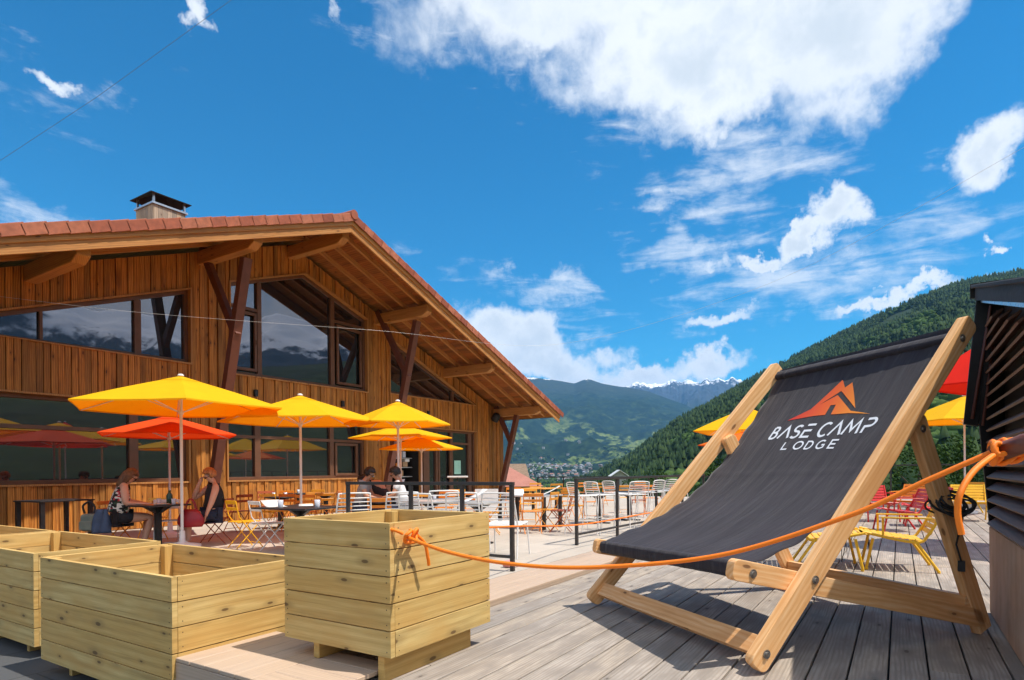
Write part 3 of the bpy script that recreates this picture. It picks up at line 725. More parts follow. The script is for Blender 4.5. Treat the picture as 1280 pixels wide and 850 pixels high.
for a, b_ in zip(edges[:-1], edges[1:]):
    n = max(1, round((b_-a)/BWD)); xs += [(a+(b_-a)*i/n, a+(b_-a)*(i+1)/n) for i in range(n)]
for (xa, xb) in xs:
    xm = (xa+xb)/2; holes = sorted([(o[2](xm), o) for o in OPEN if o[0]-1e-6 < xm < o[1]+1e-6], key=lambda h: h[0])
    cur = lambda x: .06
    segs = []
    lo_f = lambda x: .06
    for _, o in holes:
        segs.append((lo_f, o[2])); lo_f = o[3]
    segs.append((lo_f, lambda x: rz_(x)-.22))
    dpt = random.choice([0, 0, .012, .018, -.008, .028]); ga = .005
    for f0_, f1_ in segs:
        za, zb, zc, zd = f0_(xa+ga), f0_(xb-ga), f1_(xb-ga), f1_(xa+ga)
        if zc-zb < .03: continue
        # plank joints
        mb.prism([(xa+ga, YW-dpt, za), (xb-ga, YW-dpt, zb), (xb-ga, YW-dpt, zc), (xa+ga, YW-dpt, zd)], (0, .03+dpt, 0), None)
wall = LB(mb).build('gable_wall', MAT['clad'], lodge)
# backing wall (dark gap behind boards) in pieces round the openings
mb = MB()
def quad(xa, xb, f0_, f1_, y0=YW+.032, th=.06):
    mb.prism([(xa, y0, f0_(xa)), (xb, y0, f0_(xb)), (xb, y0, f1_(xb)), (xa, y0, f1_(xa))], (0, th, 0))
eds = edges
for a, b_ in zip(eds[:-1], eds[1:]):
    xm = (a+b_)/2; holes = sorted([(o[2](xm), o) for o in OPEN if o[0]-1e-6 < xm < o[1]+1e-6], key=lambda h: h[0])
    lf = lambda x: .05
    for _, o in holes:
        if o[2](xm)-lf(xm) > .05: quad(a, b_, lf, o[2])
        lf = o[3]
    if a < RX < b_: quad(a, RX, lf, lambda x: rz_(x)-.24); quad(RX, b_, lf, lambda x: rz_(x)-.24)
    else: quad(a, b_, lf, lambda x: rz_(x)-.24)
LB(mb).build('wall_backing', MAT['black'], lodge)
mb = MB(); mb.prism([(XWR-.02, YW+.1, .05), (XWR-.02, YB-.5, .05), (XWR-.02, YB-.5, rz_(XWR)-.24), (XWR-.02, YW+.1, rz_(XWR)-.24)], (-.12, 0, 0))
mb.prism([(.42, YW+.1, .05), (.42, YB-.5, .05), (.42, YB-.5, rz_(.4)-.24), (.42, YW+.1, rz_(.4)-.24)], (.12, 0, 0))
mb.prism([(.4, YB-.5, .05), (XWR, YB-.5, .05), (XWR, YB-.5, rz_(XWR)-.24), (RX, YB-.5, RZ-.24), (.4, YB-.5, rz_(.4)-.24)], (0, .1, 0))
LB(mb).build('side_wall', MAT['clad'], lodge)
# --- windows: outline polygon in (x,z), mullions, transoms
def window(poly, mulls, trans, casements=(), ydep=.10, fw=.075, name='window', out=True, sill=None):
    Vp = [Vector(p) for p in poly]; n = len(Vp)
    area = sum(Vp[i].x*Vp[(i+1) % n].y - Vp[(i+1) % n].x*Vp[i].y for i in range(n))
    if area < 0: Vp.reverse()
    def inset(P, d):
        out_ = []
        for i in range(n):
            a, b_, c = P[i-1], P[i], P[(i+1) % n]
            e1 = (b_-a).normalized(); e2 = (c-b_).normalized(); n1 = Vector((-e1.y, e1.x)); n2 = Vector((-e2.y, e2.x)); m_ = (n1+n2).normalized()
            out_.append(b_+m_*(d/max(.3, m_.dot(n1))))
        return out_
    mb = MB(); ins = inset(Vp, fw); out_ = inset(Vp, -.0)
    for i in range(n):
        j = (i+1) % n
        mb.prism([(out_[i].x, YW+ydep-.02, out_[i].y), (out_[j].x, YW+ydep-.02, out_[j].y), (ins[j].x, YW+ydep-.02, ins[j].y), (ins[i].x, YW+ydep-.02, ins[i].y)], (0, .09, 0))
    def zspan(x):
        zs = []
        for i in range(n):
            a, b_ = ins[i], ins[(i+1) % n]
            if (a.x-x)*(b_.x-x) < 0: zs.append(a.y+(b_.y-a.y)*(x-a.x)/(b_.x-a.x))
        return (min(zs), max(zs)) if len(zs) > 1 else None
    for xm, w_ in mulls:
        z0, z1 = zspan(xm); mb.box((xm, YW+ydep+.022, (z0+z1)/2), (w_, .082, z1-z0))
    for xa, xb, z in trans: mb.box(((xa+xb)/2, YW+ydep+.024, z), (xb-xa, .078, .075))
    fr = LB(mb).build(name, MAT['frame'], lodge, bevel=.004)
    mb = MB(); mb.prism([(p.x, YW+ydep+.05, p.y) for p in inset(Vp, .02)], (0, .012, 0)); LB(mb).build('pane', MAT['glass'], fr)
    for (xa, xb, za, zb, zb2) in casements:
        mb = MB(); w_ = .07; P = [Vector((xa, za)), Vector((xb, za)), Vector((xb, zb2)), Vector((xa, zb))]
        for i in range(4):
            a, b_ = P[i], P[(i+1) % 4]; c = (P[0]+P[1]+P[2]+P[3])/4
            ia = a + Vector((w_*(1 if a.x < c.x else -1), w_*(1 if a.y < c.y else -1))); ib = b_ + Vector((w_*(1 if b_.x < c.x else -1), w_*(1 if b_.y < c.y else -1)))
            mb.prism([(a.x, YW+ydep-.045, a.y), (b_.x, YW+ydep-.045, b_.y), (ib.x, YW+ydep-.045, ib.y), (ia.x, YW+ydep-.045, ia.y)], (0, .06, 0))
        mb.box((xb-.03, YW+ydep-.06, (za+zb2)/2), (.02, .03, .12))
        LB(mb).build('casement', MAT['frame'], fr, bevel=.004)
    # timber reveal round the opening, 25 mm proud of the cladding
    mb = MB(); o3 = inset(Vp, -.035)
    for i in range(n):
        j = (i+1) % n
        if out: mb.prism([(o3[i].x, YW-.045, o3[i].y), (o3[j].x, YW-.045, o3[j].y), (out_[j].x, YW-.045, out_[j].y), (out_[i].x, YW-.045, out_[i].y)], (0, .12, 0))
    if out: LB(mb).build('reveal', MAT['beam'], fr)
    return fr
def zp(f, x): return f(x)
W1 = [(.45, 3.63), (7.655, 3.63), (7.655, 5.265), (.45, 2.70+1.0-.02)]
W1[3] = (.45, 3.66+.0)
window([(.9, 3.63), (7.655, 3.63), (7.655, 5.265), (3.1, 3.64)], [(6.60, .13), (4.9, .05)], [])
window([(8.63, 3.54), (12.99, 3.54), (12.99, 5.675), (10.81, 6.435), (8.63, 5.675)], [(9.47, .12), (11.78, .14)], [(8.7, 9.41, 5.18), (11.85, 12.93, 5.42)], [(8.74, 9.38, 3.66, 5.1, 5.1), (11.92, 12.86, 3.66, 5.34, 5.30)])
window([(13.95, 3.61), (18.35, 3.61), (13.95, 5.30)], [(14.68, .10), (17.2, .12)], [])
window([(.45, 1.01), (7.59, 1.01), (7.59, 2.65), (.45, 2.65)], [(6.50, .18), (3.4, .12)], [(.5, 6.41, 2.06)])
window([(8.53, 1.01), (12.91, 1.01), (12.91, 2.61), (8.53, 2.61)], [(9.39, .16), (11.72, .14)], [(8.6, 12.85, 2.06)], [(11.82, 12.66, 1.08, 2.0, 2.0)])
window([(15.35, .06), (18.47, .06), (18.47, 2.61), (15.35, 2.61)], [(15.75, .30), (16.3, .10), (17.12, .14), (18.2, .2)], [(16.3, 17.12, 2.06), (17.12, 18.2, 2.16), (17.12, 18.2, .95)], [(16.36, 17.05, .15, 2.0, 2.0)])
# shop opening (left of the doors): dark room with lit shelves
mb = MB(); mb.box((14.63, YW+1.3, 1.35), (1.42, .05, 2.6)); mb.box((13.93, YW+.7, 1.35), (.03, 1.3, 2.6)); mb.box((15.33, YW+.7, 1.35), (.03, 1.3, 2.6)); mb.box((14.63, YW+.7, 2.64), (1.42, 1.3, .03)); mb.box((14.63, YW+.7, .05), (1.42, 1.3, .02))
LB(mb).build('bar_recess', MAT['black'], lodge)
shelf = thing('bar_shelf', 'shelf unit with boxes and glasses inside the lodge bar opening', 'shelf', (14.63, YW+.45, .06))
for z in (.95, 1.25, 1.55, 1.85):
    mb = MB(); mb.box((0, 0, z), (1.3, .3, .025)); mb.build('shelf', MAT['alu'], shelf)
MAT['paper'] = plain('paper', (.8, .78, .74), .7, 0, .05)
MAT['card'] = plain('cardboard', (.45, .28, .15), .8, 0, .2)
for i, (x, z, w_, h_, mt) in enumerate([(.35, 1.26, .22, .16, 'card'), (.05, 1.26, .25, .12, 'orange'), (.45, 1.42, .2, .1, 'paper'), (-.4, 1.56, .2, .16, 'card'), (.3, 1.56, .14, .2, 'tumbler'), (-.1, 1.56, .1, .18, 'tumbler'), (-.45, 1.26, .16, .12, 'tumbler'), (.1, .96, .3, .18, 'card')]):
    mb = MB(); mb.box((0, 0, h_/2), (w_, .2, h_)); o = mb.build('storage_box', MAT[mt], bevel=.01, loc=(14.63+x, YW+.42, .06+z+.013-.0))
    tag(o, ['brown cardboard box on the second bar shelf', 'orange flat box on the second bar shelf', 'white paper box stacked above the cardboard box in the bar', 'cardboard box on the third bar shelf, left', 'tall grey jar on the third bar shelf', 'slim grey jar in the middle of the third bar shelf', 'small grey tin at the left of the second bar shelf', 'wide cardboard box on the lowest bar shelf'][i], 'box', 'boxes on the bar shelves')
# --- roof
mb = MB()
for sx, x1 in ((-1, XL), (1, XR)):
    z1 = rz_(x1); ln = math.hypot(x1-RX, z1-RZ)
    top = [(RX, YR+.02, RZ), (x1, YR+.02, z1), (x1, YB, z1), (RX, YB, RZ)]
    bot = [(p[0], p[1], p[2]-.05) for p in top]
    mb.add(top+bot, [(0, 1, 2, 3), (7, 6, 5, 4), (0, 4, 5, 1), (1, 5, 6, 2), (2, 6, 7, 3)], [[(0, 0), (0, ln), (22, ln), (22, 0)], [(0, 0), (0, ln), (22, ln), (22, 0)]]+[[(0, 0)]*4]*3)
roof = LB(mb).build('roof', MAT['roof'], lodge)
# soffit boards under the roof run parallel to the ridge (Y); rafters run down the slope
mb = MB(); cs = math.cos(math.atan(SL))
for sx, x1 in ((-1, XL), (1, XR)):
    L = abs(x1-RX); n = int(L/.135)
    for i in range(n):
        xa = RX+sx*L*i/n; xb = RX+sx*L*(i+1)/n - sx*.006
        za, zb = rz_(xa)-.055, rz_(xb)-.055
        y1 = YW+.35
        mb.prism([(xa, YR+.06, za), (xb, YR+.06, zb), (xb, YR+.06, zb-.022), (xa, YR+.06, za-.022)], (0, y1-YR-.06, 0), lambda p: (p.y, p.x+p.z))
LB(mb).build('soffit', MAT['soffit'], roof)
for sx, x1 in ((-1, XL), (1, XR)):
    for yy in (11.62, 12.2, 12.78):
        mb = MB()
        p0 = Vector((RX+sx*.02, yy, rz_(RX)-.055-.022-.06)); p1 = Vector((x1-sx*.12, yy, rz_(x1-sx*.12)-.137)); mb.beam(p0, p1, .07, .115, (0, 0, 1)); LB(mb).build('rafter', MAT['beam'], roof)
# fascia: two stepped boards along both rakes
for (dy, zt, h_, mt) in ((.0, .105, .115, 'beam'), (.035, .215, .17, 'beam')):
    mb = MB()
    for sx, x1 in ((-1, XL), (1, XR)):
        mb.prism([(RX, YR+dy, RZ-zt), (x1, YR+dy, rz_(x1)-zt), (x1, YR+dy, rz_(x1)-zt-h_), (RX, YR+dy, RZ-zt-h_)], (0, .045, 0), lambda p: (p.x, p.z+SL*abs(p.x-RX)))
    LB(mb).build('fascia_board', MAT[mt], roof, bevel=.004)
for sx, x1 in ((-1, XL), (1, XR)):   # eave boards
    mb = MB(); mb.box((x1-sx*.01, (YR+YB)/2, rz_(x1)-.10), (.03, YB-YR-.1, .13), axis=1)
    LB(mb).build('eave_board', MAT['beam'], roof)
# verge tiles: one clay cap after another down both rakes
mb = MB()
for sx, x1 in ((-1, XL), (1, XR)):
    L = math.hypot(x1-RX, rz_(x1)-RZ); n = int(L/.315); d = Vector((sx*cs, 0, -SL*cs)); nn = Vector((sx*SL*cs, 0, cs))
    for i in range(n+1):
        s0 = i*.315 + .03; c = Vector((RX, 0, RZ)) + d*(s0+.17) + nn*(.028+random.uniform(-.004, .004)); tilt = -.035*sx
        R_ = Matrix((d, Vector((0, 1, 0)), nn)).transposed() @ Matrix.Rotation(.045, 3, 'Y')
        mb.box(Vector((c.x, YR-.035, c.z-.07)), (.34, .025, .175), R_)
        mb.box(Vector((c.x, YR+.075, c.z+.022)), (.34, .24, .025), R_)
LB(mb).build('verge_tiles', MAT['tile'], roof, bevel=.006)
mb = MB(); mb.tube([(RX, YR-.07, RZ+.02), (RX, YR+.32, RZ+.03)], .11, 14)
yy = YR+.3
while yy < YB-1: mb.tube([(RX, yy, RZ+.03), (RX, yy+.4, RZ+.01)], [.115, .10], 12); yy += .38
LB(mb).build('ridge_tiles', MAT['tile'], roof)
# gutter + bracket on the right eave
mb = MB(); mb.tube([(XR+.06, YR+.1, rz_(XR)-.12), (XR+.06, YB-.3, rz_(XR)-.15)], .065, 10); LB(mb).build('gutter', MAT['black'], roof)
mb = MB(); mb.beam((20.72, YW+.2, 3.18), (20.25, YW+.25, 2.9), .05, .05); LB(mb).build('downpipe', MAT['black'], roof)
# purlins with chamfered noses
for px_, zc in ((4.72, None), (7.95, None), (10.35, None), (13.45, None), (16.65, None), (19.75, None)):
    zt = rz_(px_) - .215 - (.0 if abs(px_-RX) < .1 else .03); hh = .30; ww = .22; zc = zt-hh/2
    if abs(px_-RX) < .1: zt -= .08; zc = zt-hh/2
    y0 = YR+.24; y1 = YW+.02; ch = .11
    poly = [(y0, zt), (y1, zt), (y1, zt-hh), (y0+.19, zt-hh), (y0, zt-hh+.10)]
    mb = MB(); mb.prism([(px_-ww/2, a, b_) for a, b_ in poly], (ww, 0, 0), lambda p: (p.y, p.z+p.x))
    LB(mb).build('purlin', MAT['beam'], lodge, bevel=.012)
# Y-shaped struts
def strut(X, top_z, nm='strut', jz=None):
    bot = Vector((X, 13.10, .05)); slope = -.262
    Yz = lambda z: 13.10 + slope*(z-.05)
    mb = MB(); mb.beam(bot, (X, Yz(top_z), top_z), .20, .16, (0, -1, 0))
    LB(mb).build('strut', MAT['post'], lodge, bevel=.006)
    jz = jz or top_z-1.45
    mb = MB(); mb.beam((X-.0, Yz(jz)-.02, jz-.15), (X-.0, 13.22, min(top_z+.62, rz_(X)-.16)), .13, .16, (0, -1, 0))
    LB(mb).build('brace', MAT['post'], lodge, bevel=.006)
strut(7.93, 5.72); strut(13.40, 5.50); strut(19.72, 3.28, jz=2.3)
# chimney
mb = MB(); ccx, ccy = 9.27, 17.45
n = 7
for i in range(n):
    w_ = .88/n
    mb.box((ccx-.44+w_*(i+.5), ccy-.44, 7.62), (w_-.006, .02, 1.76)); mb.box((ccx-.44, ccy-.44+w_*(i+.5)+.01, 7.62), (.02, w_-.006, 1.76)); mb.box((ccx+.44, ccy-.44+w_*(i+.5)+.01, 7.62), (.02, w_-.006, 1.76)); mb.box((ccx-.44+w_*(i+.5), ccy+.45, 7.62), (w_-.006, .02, 1.76))
chm = LB(mb).build('chimney', MAT['chim'], roof)
mb = MB(); mb.box((ccx, ccy, 8.525), (.98, .98, .05)); mb.box((ccx, ccy, 7.62), (.84, .84, 1.7))
for a in (-.42, .42):
    for b_ in (-.42, .42): mb.box((ccx+a, ccy+b_, 8.67), (.05, .05, .28))
LB(mb).build('chimney_collar', MAT['zinc'], roof)
mb = MB(); hw = .56; zt = 9.0; zb = 8.78
vs = [(ccx-hw, ccy-hw, zb), (ccx+hw, ccy-hw, zb), (ccx+hw, ccy+hw, zb), (ccx-hw, ccy+hw, zb), (ccx-.12, ccy, zt), (ccx+.12, ccy, zt)]
mb.add(vs, [(0, 1, 5, 4), (1, 2, 5), (2, 3, 4, 5), (3, 0, 4)]); 
o = LB(mb).build('chimney_cap', MAT['black'], roof); so = o.modifiers.new('s', 'SOLIDIFY'); so.thickness = .02
# loudspeaker, small wall lamps
sp = thing('loudspeaker', 'black outdoor loudspeaker mounted high on the lodge corner', 'loudspeaker', (19.45, YW-.02, 3.20))
mb = MB(); mb.lathe((0, 0, 0), [(.05, -.16), (.13, -.15), (.15, 0), (.14, .12), (.10, .17)], 14); o = mb.build('cabinet', MAT['black'], sp); o.rotation_euler = (.5, 0, 0); o.location = (0, -.22, 0)
mb = MB(); mb.tube([(0, 0, 0), (0, -.15, .02)], .02, 8); mb.build('bracket', MAT['dark'], sp)
for i, (x, z) in enumerate(((9.25, 3.12), (12.0, 3.1), (15.7, 3.1), (3.4, 3.1))):
    t = thing('wall_lamp', ['small black wall lamp above the lower middle window, left of two', 'small black wall lamp above the lower middle window, right of two', 'small black wall lamp above the glazed doors', 'small black wall lamp above the lower left window'][i], 'wall lamp', (x, YW-.03, z), 0, 'wall lamps on the lodge')
    mb = MB(); mb.box((0, -.03, 0), (.09, .08, .17)); mb.build('lamp_body', MAT['dark'], t, bevel=.01); mb = MB(); mb.box((0, .0, 0), (.06, .02, .10)); mb.build('bracket', MAT['dark'], t)

# overhead wires
mb = MB(); pts = []
W_a = Vector((.4, 12.4, 4.25)); 
A = plane_pt(-60, 363, 9.5); B = plane_pt(470, 413, 11.5); Cc = plane_pt(700, 430, 14); Dd = plane_pt(960, 355, 12); Ee = plane_pt(1300, 173, 8)
mb.tube(catmull([A, plane_pt(180, 391, 10.2), B, Cc, Dd, Ee], 14), .0020, 5)
tag(mb.build('wire', MAT['alu']), 'thin pale wire sagging across the front of the lodge and the sky', 'wire')
mb = MB(); mb.tube([plane_pt(-40, 227, 16), plane_pt(120, 122, 15.2), plane_pt(300, -8, 14)], .0045, 5)
MAT['greywire'] = plain('grey_wire', (.16, .2, .26), .6)
tag(mb.build('wire', MAT['greywire']), 'dark thin wire crossing the top left of the sky', 'wire')

# ================================================================ PARASOLS
def parasol(label, px, D, R, za, ze, canopy, z0=.05, n=6, rot=0, pole=.022, base=True, group='parasols on the terrace', mat_pole='white'):
    X, Y = at(px, D); t = thing('parasol', label, 'parasol', (X, Y, z0), rot, group)
    za -= z0; ze -= z0
    mb = MB(); vs = []; fs = []; uvs = []; rings = 9; sub = 8; m_ = n*sub
    rin = .12*R
    def P(r, k):   # k in 0..n*sub
        i = k//sub; f = (k % sub)/sub; a0 = 2*math.pi*i/n; a1 = 2*math.pi*(i+1)/n
        x = r*((1-f)*math.cos(a0)+f*math.cos(a1)); y = r*((1-f)*math.sin(a0)+f*math.sin(a1))
        q = r/R; z = za - (za-ze)*(q**1.08) - .008*math.sin(math.pi*f)*q
        sh = 1-.015*math.sin(math.pi*f)*q
        return (x*sh, y*sh, z)
    for j in range(rings+1):
        r = rin+(R-rin)*j/rings
        for k in range(m_): vs.append(P(r, k))
    for j in range(rings):
        for k in range(m_):
            k2 = (k+1) % m_; fs.append((j*m_+k, (j+1)*m_+k, (j+1)*m_+k2, j*m_+k2))
    mb.add(vs, fs, None, False)
    # valance hem
    o = len(vs); hv = [(v[0]*1.0, v[1]*1.0, v[2]-.022) for v in vs[-m_:]]
    mb.add(vs[-m_:]+hv, [(k, m_+k, m_+(k+1) % m_, (k+1) % m_) for k in range(m_)])
    cn = mb.build('canopy', canopy, t, fixn=False)
    mb = MB(); rv_ = .20*R; cv = [(rv_*math.cos(2*math.pi*i/n), rv_*math.sin(2*math.pi*i/n), za - (za-ze)*.20+.016) for i in range(n)]
    mb.add(cv+[(0, 0, za+.015)], [(i, (i+1) % n, n) for i in range(n)]); mb.build('vent', canopy, cn, fixn=False)
    mb = MB(); mb.tube([(0, 0, 0.02), (0, 0, za)], pole, 12); mb.build('pole', MAT[mat_pole], t)
    mb = MB(); mb.lathe((0, 0, za+.012), [(.045, 0), (.047, .012), (.03, .03), (0, .036)], 12); mb.build('finial', MAT['white'], t)
    hub = ze - .02 + .02
    for i in range(n):
        a = 2*math.pi*i/n
        mb = MB(); e = Vector((R*.985*math.cos(a), R*.985*math.sin(a), ze-.012)); mb.tube([(0, 0, za-.05), e], .009, 6)
        mid = Vector((0, 0, za-.05)).lerp(e, .48); mb.tube([(pole*math.cos(a), pole*math.sin(a), hub-.06), mid], .008, 6)
        mb.build('rib', MAT[mat_pole], t)
    mb = MB(); mb.lathe((0, 0, hub-.09), [(pole+.012, 0), (pole+.018, .04), (pole+.012, .07)], 10); mb.build('runner', MAT['white'], t)
    if base:
        mb = MB(); mb.lathe((0, 0, 0), [(.26, 0), (.26, .05), (.10, .08), (.045, .10), (.04, .26)], 18); mb.build('base', MAT['white'], t)
    return t
parasol('large yellow parasol nearest the planters, shading the two seated women', 227, 9.3, 1.53, 2.65, 2.17, MAT['can_yellow'], rot=math.radians(-57))
parasol('yellow parasol second from the left, in front of the lower middle window', 376, 10.6, 1.37, 2.50, 2.07, MAT['can_yellow'], rot=math.radians(-50))
parasol('red-orange parasol low behind the large yellow one', 212, 11.0, 1.2, 2.21, 1.874, MAT['can_red'], rot=math.radians(-57), pole=.018, n=6, base=True)
parasol('bright yellow parasol, topmost of the three overlapping right of the middle window', 498, 11.3, .97, 2.46, 2.06, MAT['can_yellow'], rot=math.radians(-45), n=6)
parasol('flat yellow parasol, middle layer of the three overlapping ones', 501, 13.0, 1.09, 2.16, 1.90, MAT['can_yellow'], rot=math.radians(-50), n=6, pole=.018)
parasol('flat yellow parasol, lowest and farthest of the three overlapping ones', 527, 14.0, .95, 1.96, 1.70, MAT['can_yellow'], rot=math.radians(-50), n=6, pole=.018)
parasol('yellow parasol seen behind the left rail of the giant deckchair', 935, 17, 1.75, 2.86, 2.20, MAT['can_yellow'], z0=0, rot=math.radians(-40), n=4)
parasol('small red-orange parasol under the yellow one behind the giant deckchair', 938, 15.6, 1.28, 2.15, 1.80, MAT['can_orange'], z0=0, rot=math.radians(-20), pole=.016)
parasol('yellow parasol between the giant deckchair and the brown hut', 1206, 15.4, 1.5, 2.93, 2.31, MAT['can_yellow'], z0=0, rot=math.radians(-80))
parasol('bright red parasol showing between the deckchair rail and the hut', 1290, 8.6, 1.5, 3.30, 2.34, MAT['can_deep'], z0=0, rot=math.radians(-70), n=4)
# ================================================================ FURNITURE
ZT = .052
def T_(o): o["tint"] = 1; return o
def bistro(name, mat, label='', group=None):
    """folding bistro chair: slatted seat and back, crossed legs; faces +x"""
    t = thing(name, label, 'chair', (0, 0, ZT), 0, group)
    for s in (-1, 1):
        y = .175*s
        mb = MB(); mb.tube([(.20, y, .0), (-.16, y, .48), (-.21, y, .715)], .0085, 6); T_(mb.build('long_leg', mat, t))
        mb = MB(); mb.tube([(-.19, y*.86, 0), (.17, y*.86, .385)], .0085, 6); T_(mb.build('short_leg', mat, t))
    mb = MB()
    for k in range(6): mb.box((-.15+.062*k, 0, .395), (.046, .35, .012))
    for s in (-1, 1): mb.box((0, s*.16, .383), (.36, .015, .012))
    T_(mb.build('seat', mat, t, bevel=.003))
    mb = MB(); R_ = Matrix.Rotation(-.2, 3, 'Y')
    mb.box((-.200, 0, .69), (.012, .36, .055), R_); mb.box((-.180, 0, .59), (.012, .35, .045), R_)
    T_(mb.build('backrest', mat, t, bevel=.003))
    mb = MB(); mb.tube([(.17, -.17, .06), (.17, .17, .06)], .006, 5); T_(mb.build('stretcher', mat, t))
    return t
def slatchair(name, mat, label='', group=None, armless=True):
    """white tube chair with rounded slatted back"""
    t = thing(name, label, 'chair', (0, 0, ZT), 0, group)
    w = .235
    mb = MB(); up = [(-.17, -w, .40), (-.24, -w*.98, .62), (-.285, -w*.90, .80), (-.29, -w*.75, .835), (-.29, w*.75, .835), (-.285, w*.90, .80), (-.24, w*.98, .62), (-.17, w, .40)]
    mb.tube(catmull(up, 3), .011, 7); T_(mb.build('back_frame', mat, t))
    mb = MB()
    for k in range(6):
        z = .50+.054*k; x = -.20-.27*(z-.48)
        mb.tube([(x, -w*.95, z), (x-.02, 0, z), (x, w*.95, z)], .0085, 5)
    T_(mb.build('backrest', mat, t))
    mb = MB()
    for k in range(8): mb.tube([(-.17+.055*k, -w, .41+.004*k), (-.17+.055*k, w, .41+.004*k)], .0085, 5)
    for s in (-1, 1): mb.tube([(-.19, s*w, .41), (.22, s*w, .435)], .011, 6)
    T_(mb.build('seat', mat, t))
    for sx, a in ((.2, .26), (-.17, -.25)):
        for s in (-1, 1):
            mb = MB(); mb.tube([(sx, s*w, .42), (a, s*(w+.015), 0)], .011, 7); T_(mb.build('leg', mat, t))
    return t
def stool(name, mat, label='', group=None):
    t = thing(name, label, 'bar stool', (0, 0, ZT), 0, group); w = .20
    mb = MB(); mb.tube(catmull([(-.14, -w, .68), (-.19, -w*.97, .84), (-.20, -w*.8, .905), (-.20, w*.8, .905), (-.19, w*.97, .84), (-.14, w, .68)], 3), .010, 6); T_(mb.build('back_frame', mat, t))
    mb = MB()
    for k in range(5): z = .72+.038*k; mb.tube([(-.15-.22*(z-.68), -w*.95, z), (-.15-.22*(z-.68), w*.95, z)], .007, 5)
    T_(mb.build('backrest', mat, t))
    mb = MB()
    for k in range(7): mb.tube([(-.15+.055*k, -w, .68), (-.15+.055*k, w, .68)], .008, 5)
    for s in (-1, 1): mb.tube([(-.16, s*w, .68), (.19, s*w, .68)], .010, 6)
    T_(mb.build('seat', mat, t))
    for sx in (-1, 1):
        for s in (-1, 1):
            mb = MB(); mb.tube([(.17*sx, s*w*.95, .67), (.23*sx, s*(w+.02), 0)], .009, 6); T_(mb.build('leg', mat, t))
    mb = MB(); q = [(.21, -w*1.03, .26), (.21, w*1.03, .26), (-.21, w*1.03, .26), (-.21, -w*1.03, .26)]; mb.tube(q, .007, 5, closed=True); T_(mb.build('footrest', mat, t))
    return t
def lounge(name, mat, label='', group=None):
    """low slatted metal armchair, faces +x"""
    t = thing(name, label, 'armchair', (0, 0, 0), 0, group); w = .30
    mb = MB()
    for k in range(9): mb.box((-.25+.068*k, 0, .35+.008*k), (.063, .56, .012))
    T_(mb.build('seat', mat, t, bevel=.004))
    mb = MB(); 
    for s in (-1, 1): mb = MB(); mb.tube(catmull([(.30, s*w, .43), (-.20, s*w, .33), (-.34, s*w, .43), (-.50, s*w, .76)], 5), .016, 8); T_(mb.build('side_frame', mat, t))
    mb = MB()
    for k in range(6):
        f = k/5; R_ = Matrix.Rotation(-.42, 3, 'Y'); mb.box((-.365-.13*f, 0, .44+.30*f), (.012, .58, .054), R_)
    T_(mb.build('backrest', mat, t, bevel=.004))
    for s in (-1, 1):
        mb = MB(); mb.box((-.12, s*(w+.005), .60), (.48, .045, .018)); mb.tube([(.10, s*w, .59), (.10, s*w, .40)], .013, 7); T_(mb.build('armrest', mat, t, bevel=.003))
        for x0, x1 in ((-.20, -.42), (.20, .27)):
            mb = MB(); mb.tube([(x0, s*w, .36), (x1, s*(w+.01), .02)], .016, 8); mb.tube([(x1, s*(w+.01), .025), (x1-.005, s*(w+.01), 0)], .018, 8); T_(mb.build('leg', mat, t))
    return t
def table(name, label, px, D, r=.36, h=.64, square=False, legs='pedestal', mat='dark', rz=0, group=None, z0=ZT, size=None):
    X, Y = at(px, D); t = thing(name, label, 'table', (X, Y, z0), rz, group)
    mb = MB()
    if square: s_ = size or (2*r, 2*r); mb.box((0, 0, h-.012), (s_[0], s_[1], .024))
    else: mb.lathe((0, 0, h-.024), [(r-.004, 0), (r, .006), (r, .020), (r-.004, .024), (0, .024)], 28)
    mb.build('table_top', MAT[mat], t, bevel=.004 if square else 0)
    if legs == 'pedestal':
        mb = MB(); mb.box((0, 0, (h-.03)/2+.01), (.075, .075, h-.05)); mb.build('column', MAT['dark'], t)
        mb = MB(); mb.prism([(-.22, -.03, h-.03), (.22, -.03, h-.03), (.05, -.03, h-.13), (-.05, -.03, h-.13)], (0, .06, 0)); mb.prism([(-.03, -.22, h-.03), (-.03, .22, h-.03), (-.03, .05, h-.13), (-.03, -.05, h-.13)], (.06, 0, 0)); mb.build('bracket', MAT['dark'], t)
        mb = MB(); mb.box((0, 0, .012), (.5, .07, .024)); mb.box((0, 0, .0125), (.07, .5, .0238)); mb.build('foot', MAT['dark'], t)
    else:
        s_ = size or (2*r, 2*r)
        for a in (-1, 1):
            for b_ in (-1, 1):
                mb = MB(); mb.box((a*(s_[0]/2-.05), b_*(s_[1]/2-.05), (h-.024)/2), (.06, .06, h-.024)); mb.build('leg', MAT['dark'], t)
    return t, (X, Y, z0+h)
protos = {}
def put(kind, fn, mats, rows, z, group, cat_word=None):
    """rows: (px, D, heading deg relative to the view axis, colour, label)"""
    out = []
    for px, D, hd, colr, label in rows:
        X, Y = at(px, D)
        if kind not in protos: protos[kind] = fn(kind, MAT[colr], label, group); r = protos[kind]; r.location = (X, Y, z); r.rotation_euler = (0, 0, yaw+math.radians(hd)); r["label"] = label; protos[kind+'_m'] = colr
        else: r = dup(protos[kind], (X, Y, z), yaw+math.radians(hd), label, group, MAT[colr])
        out.append(r)
    return out
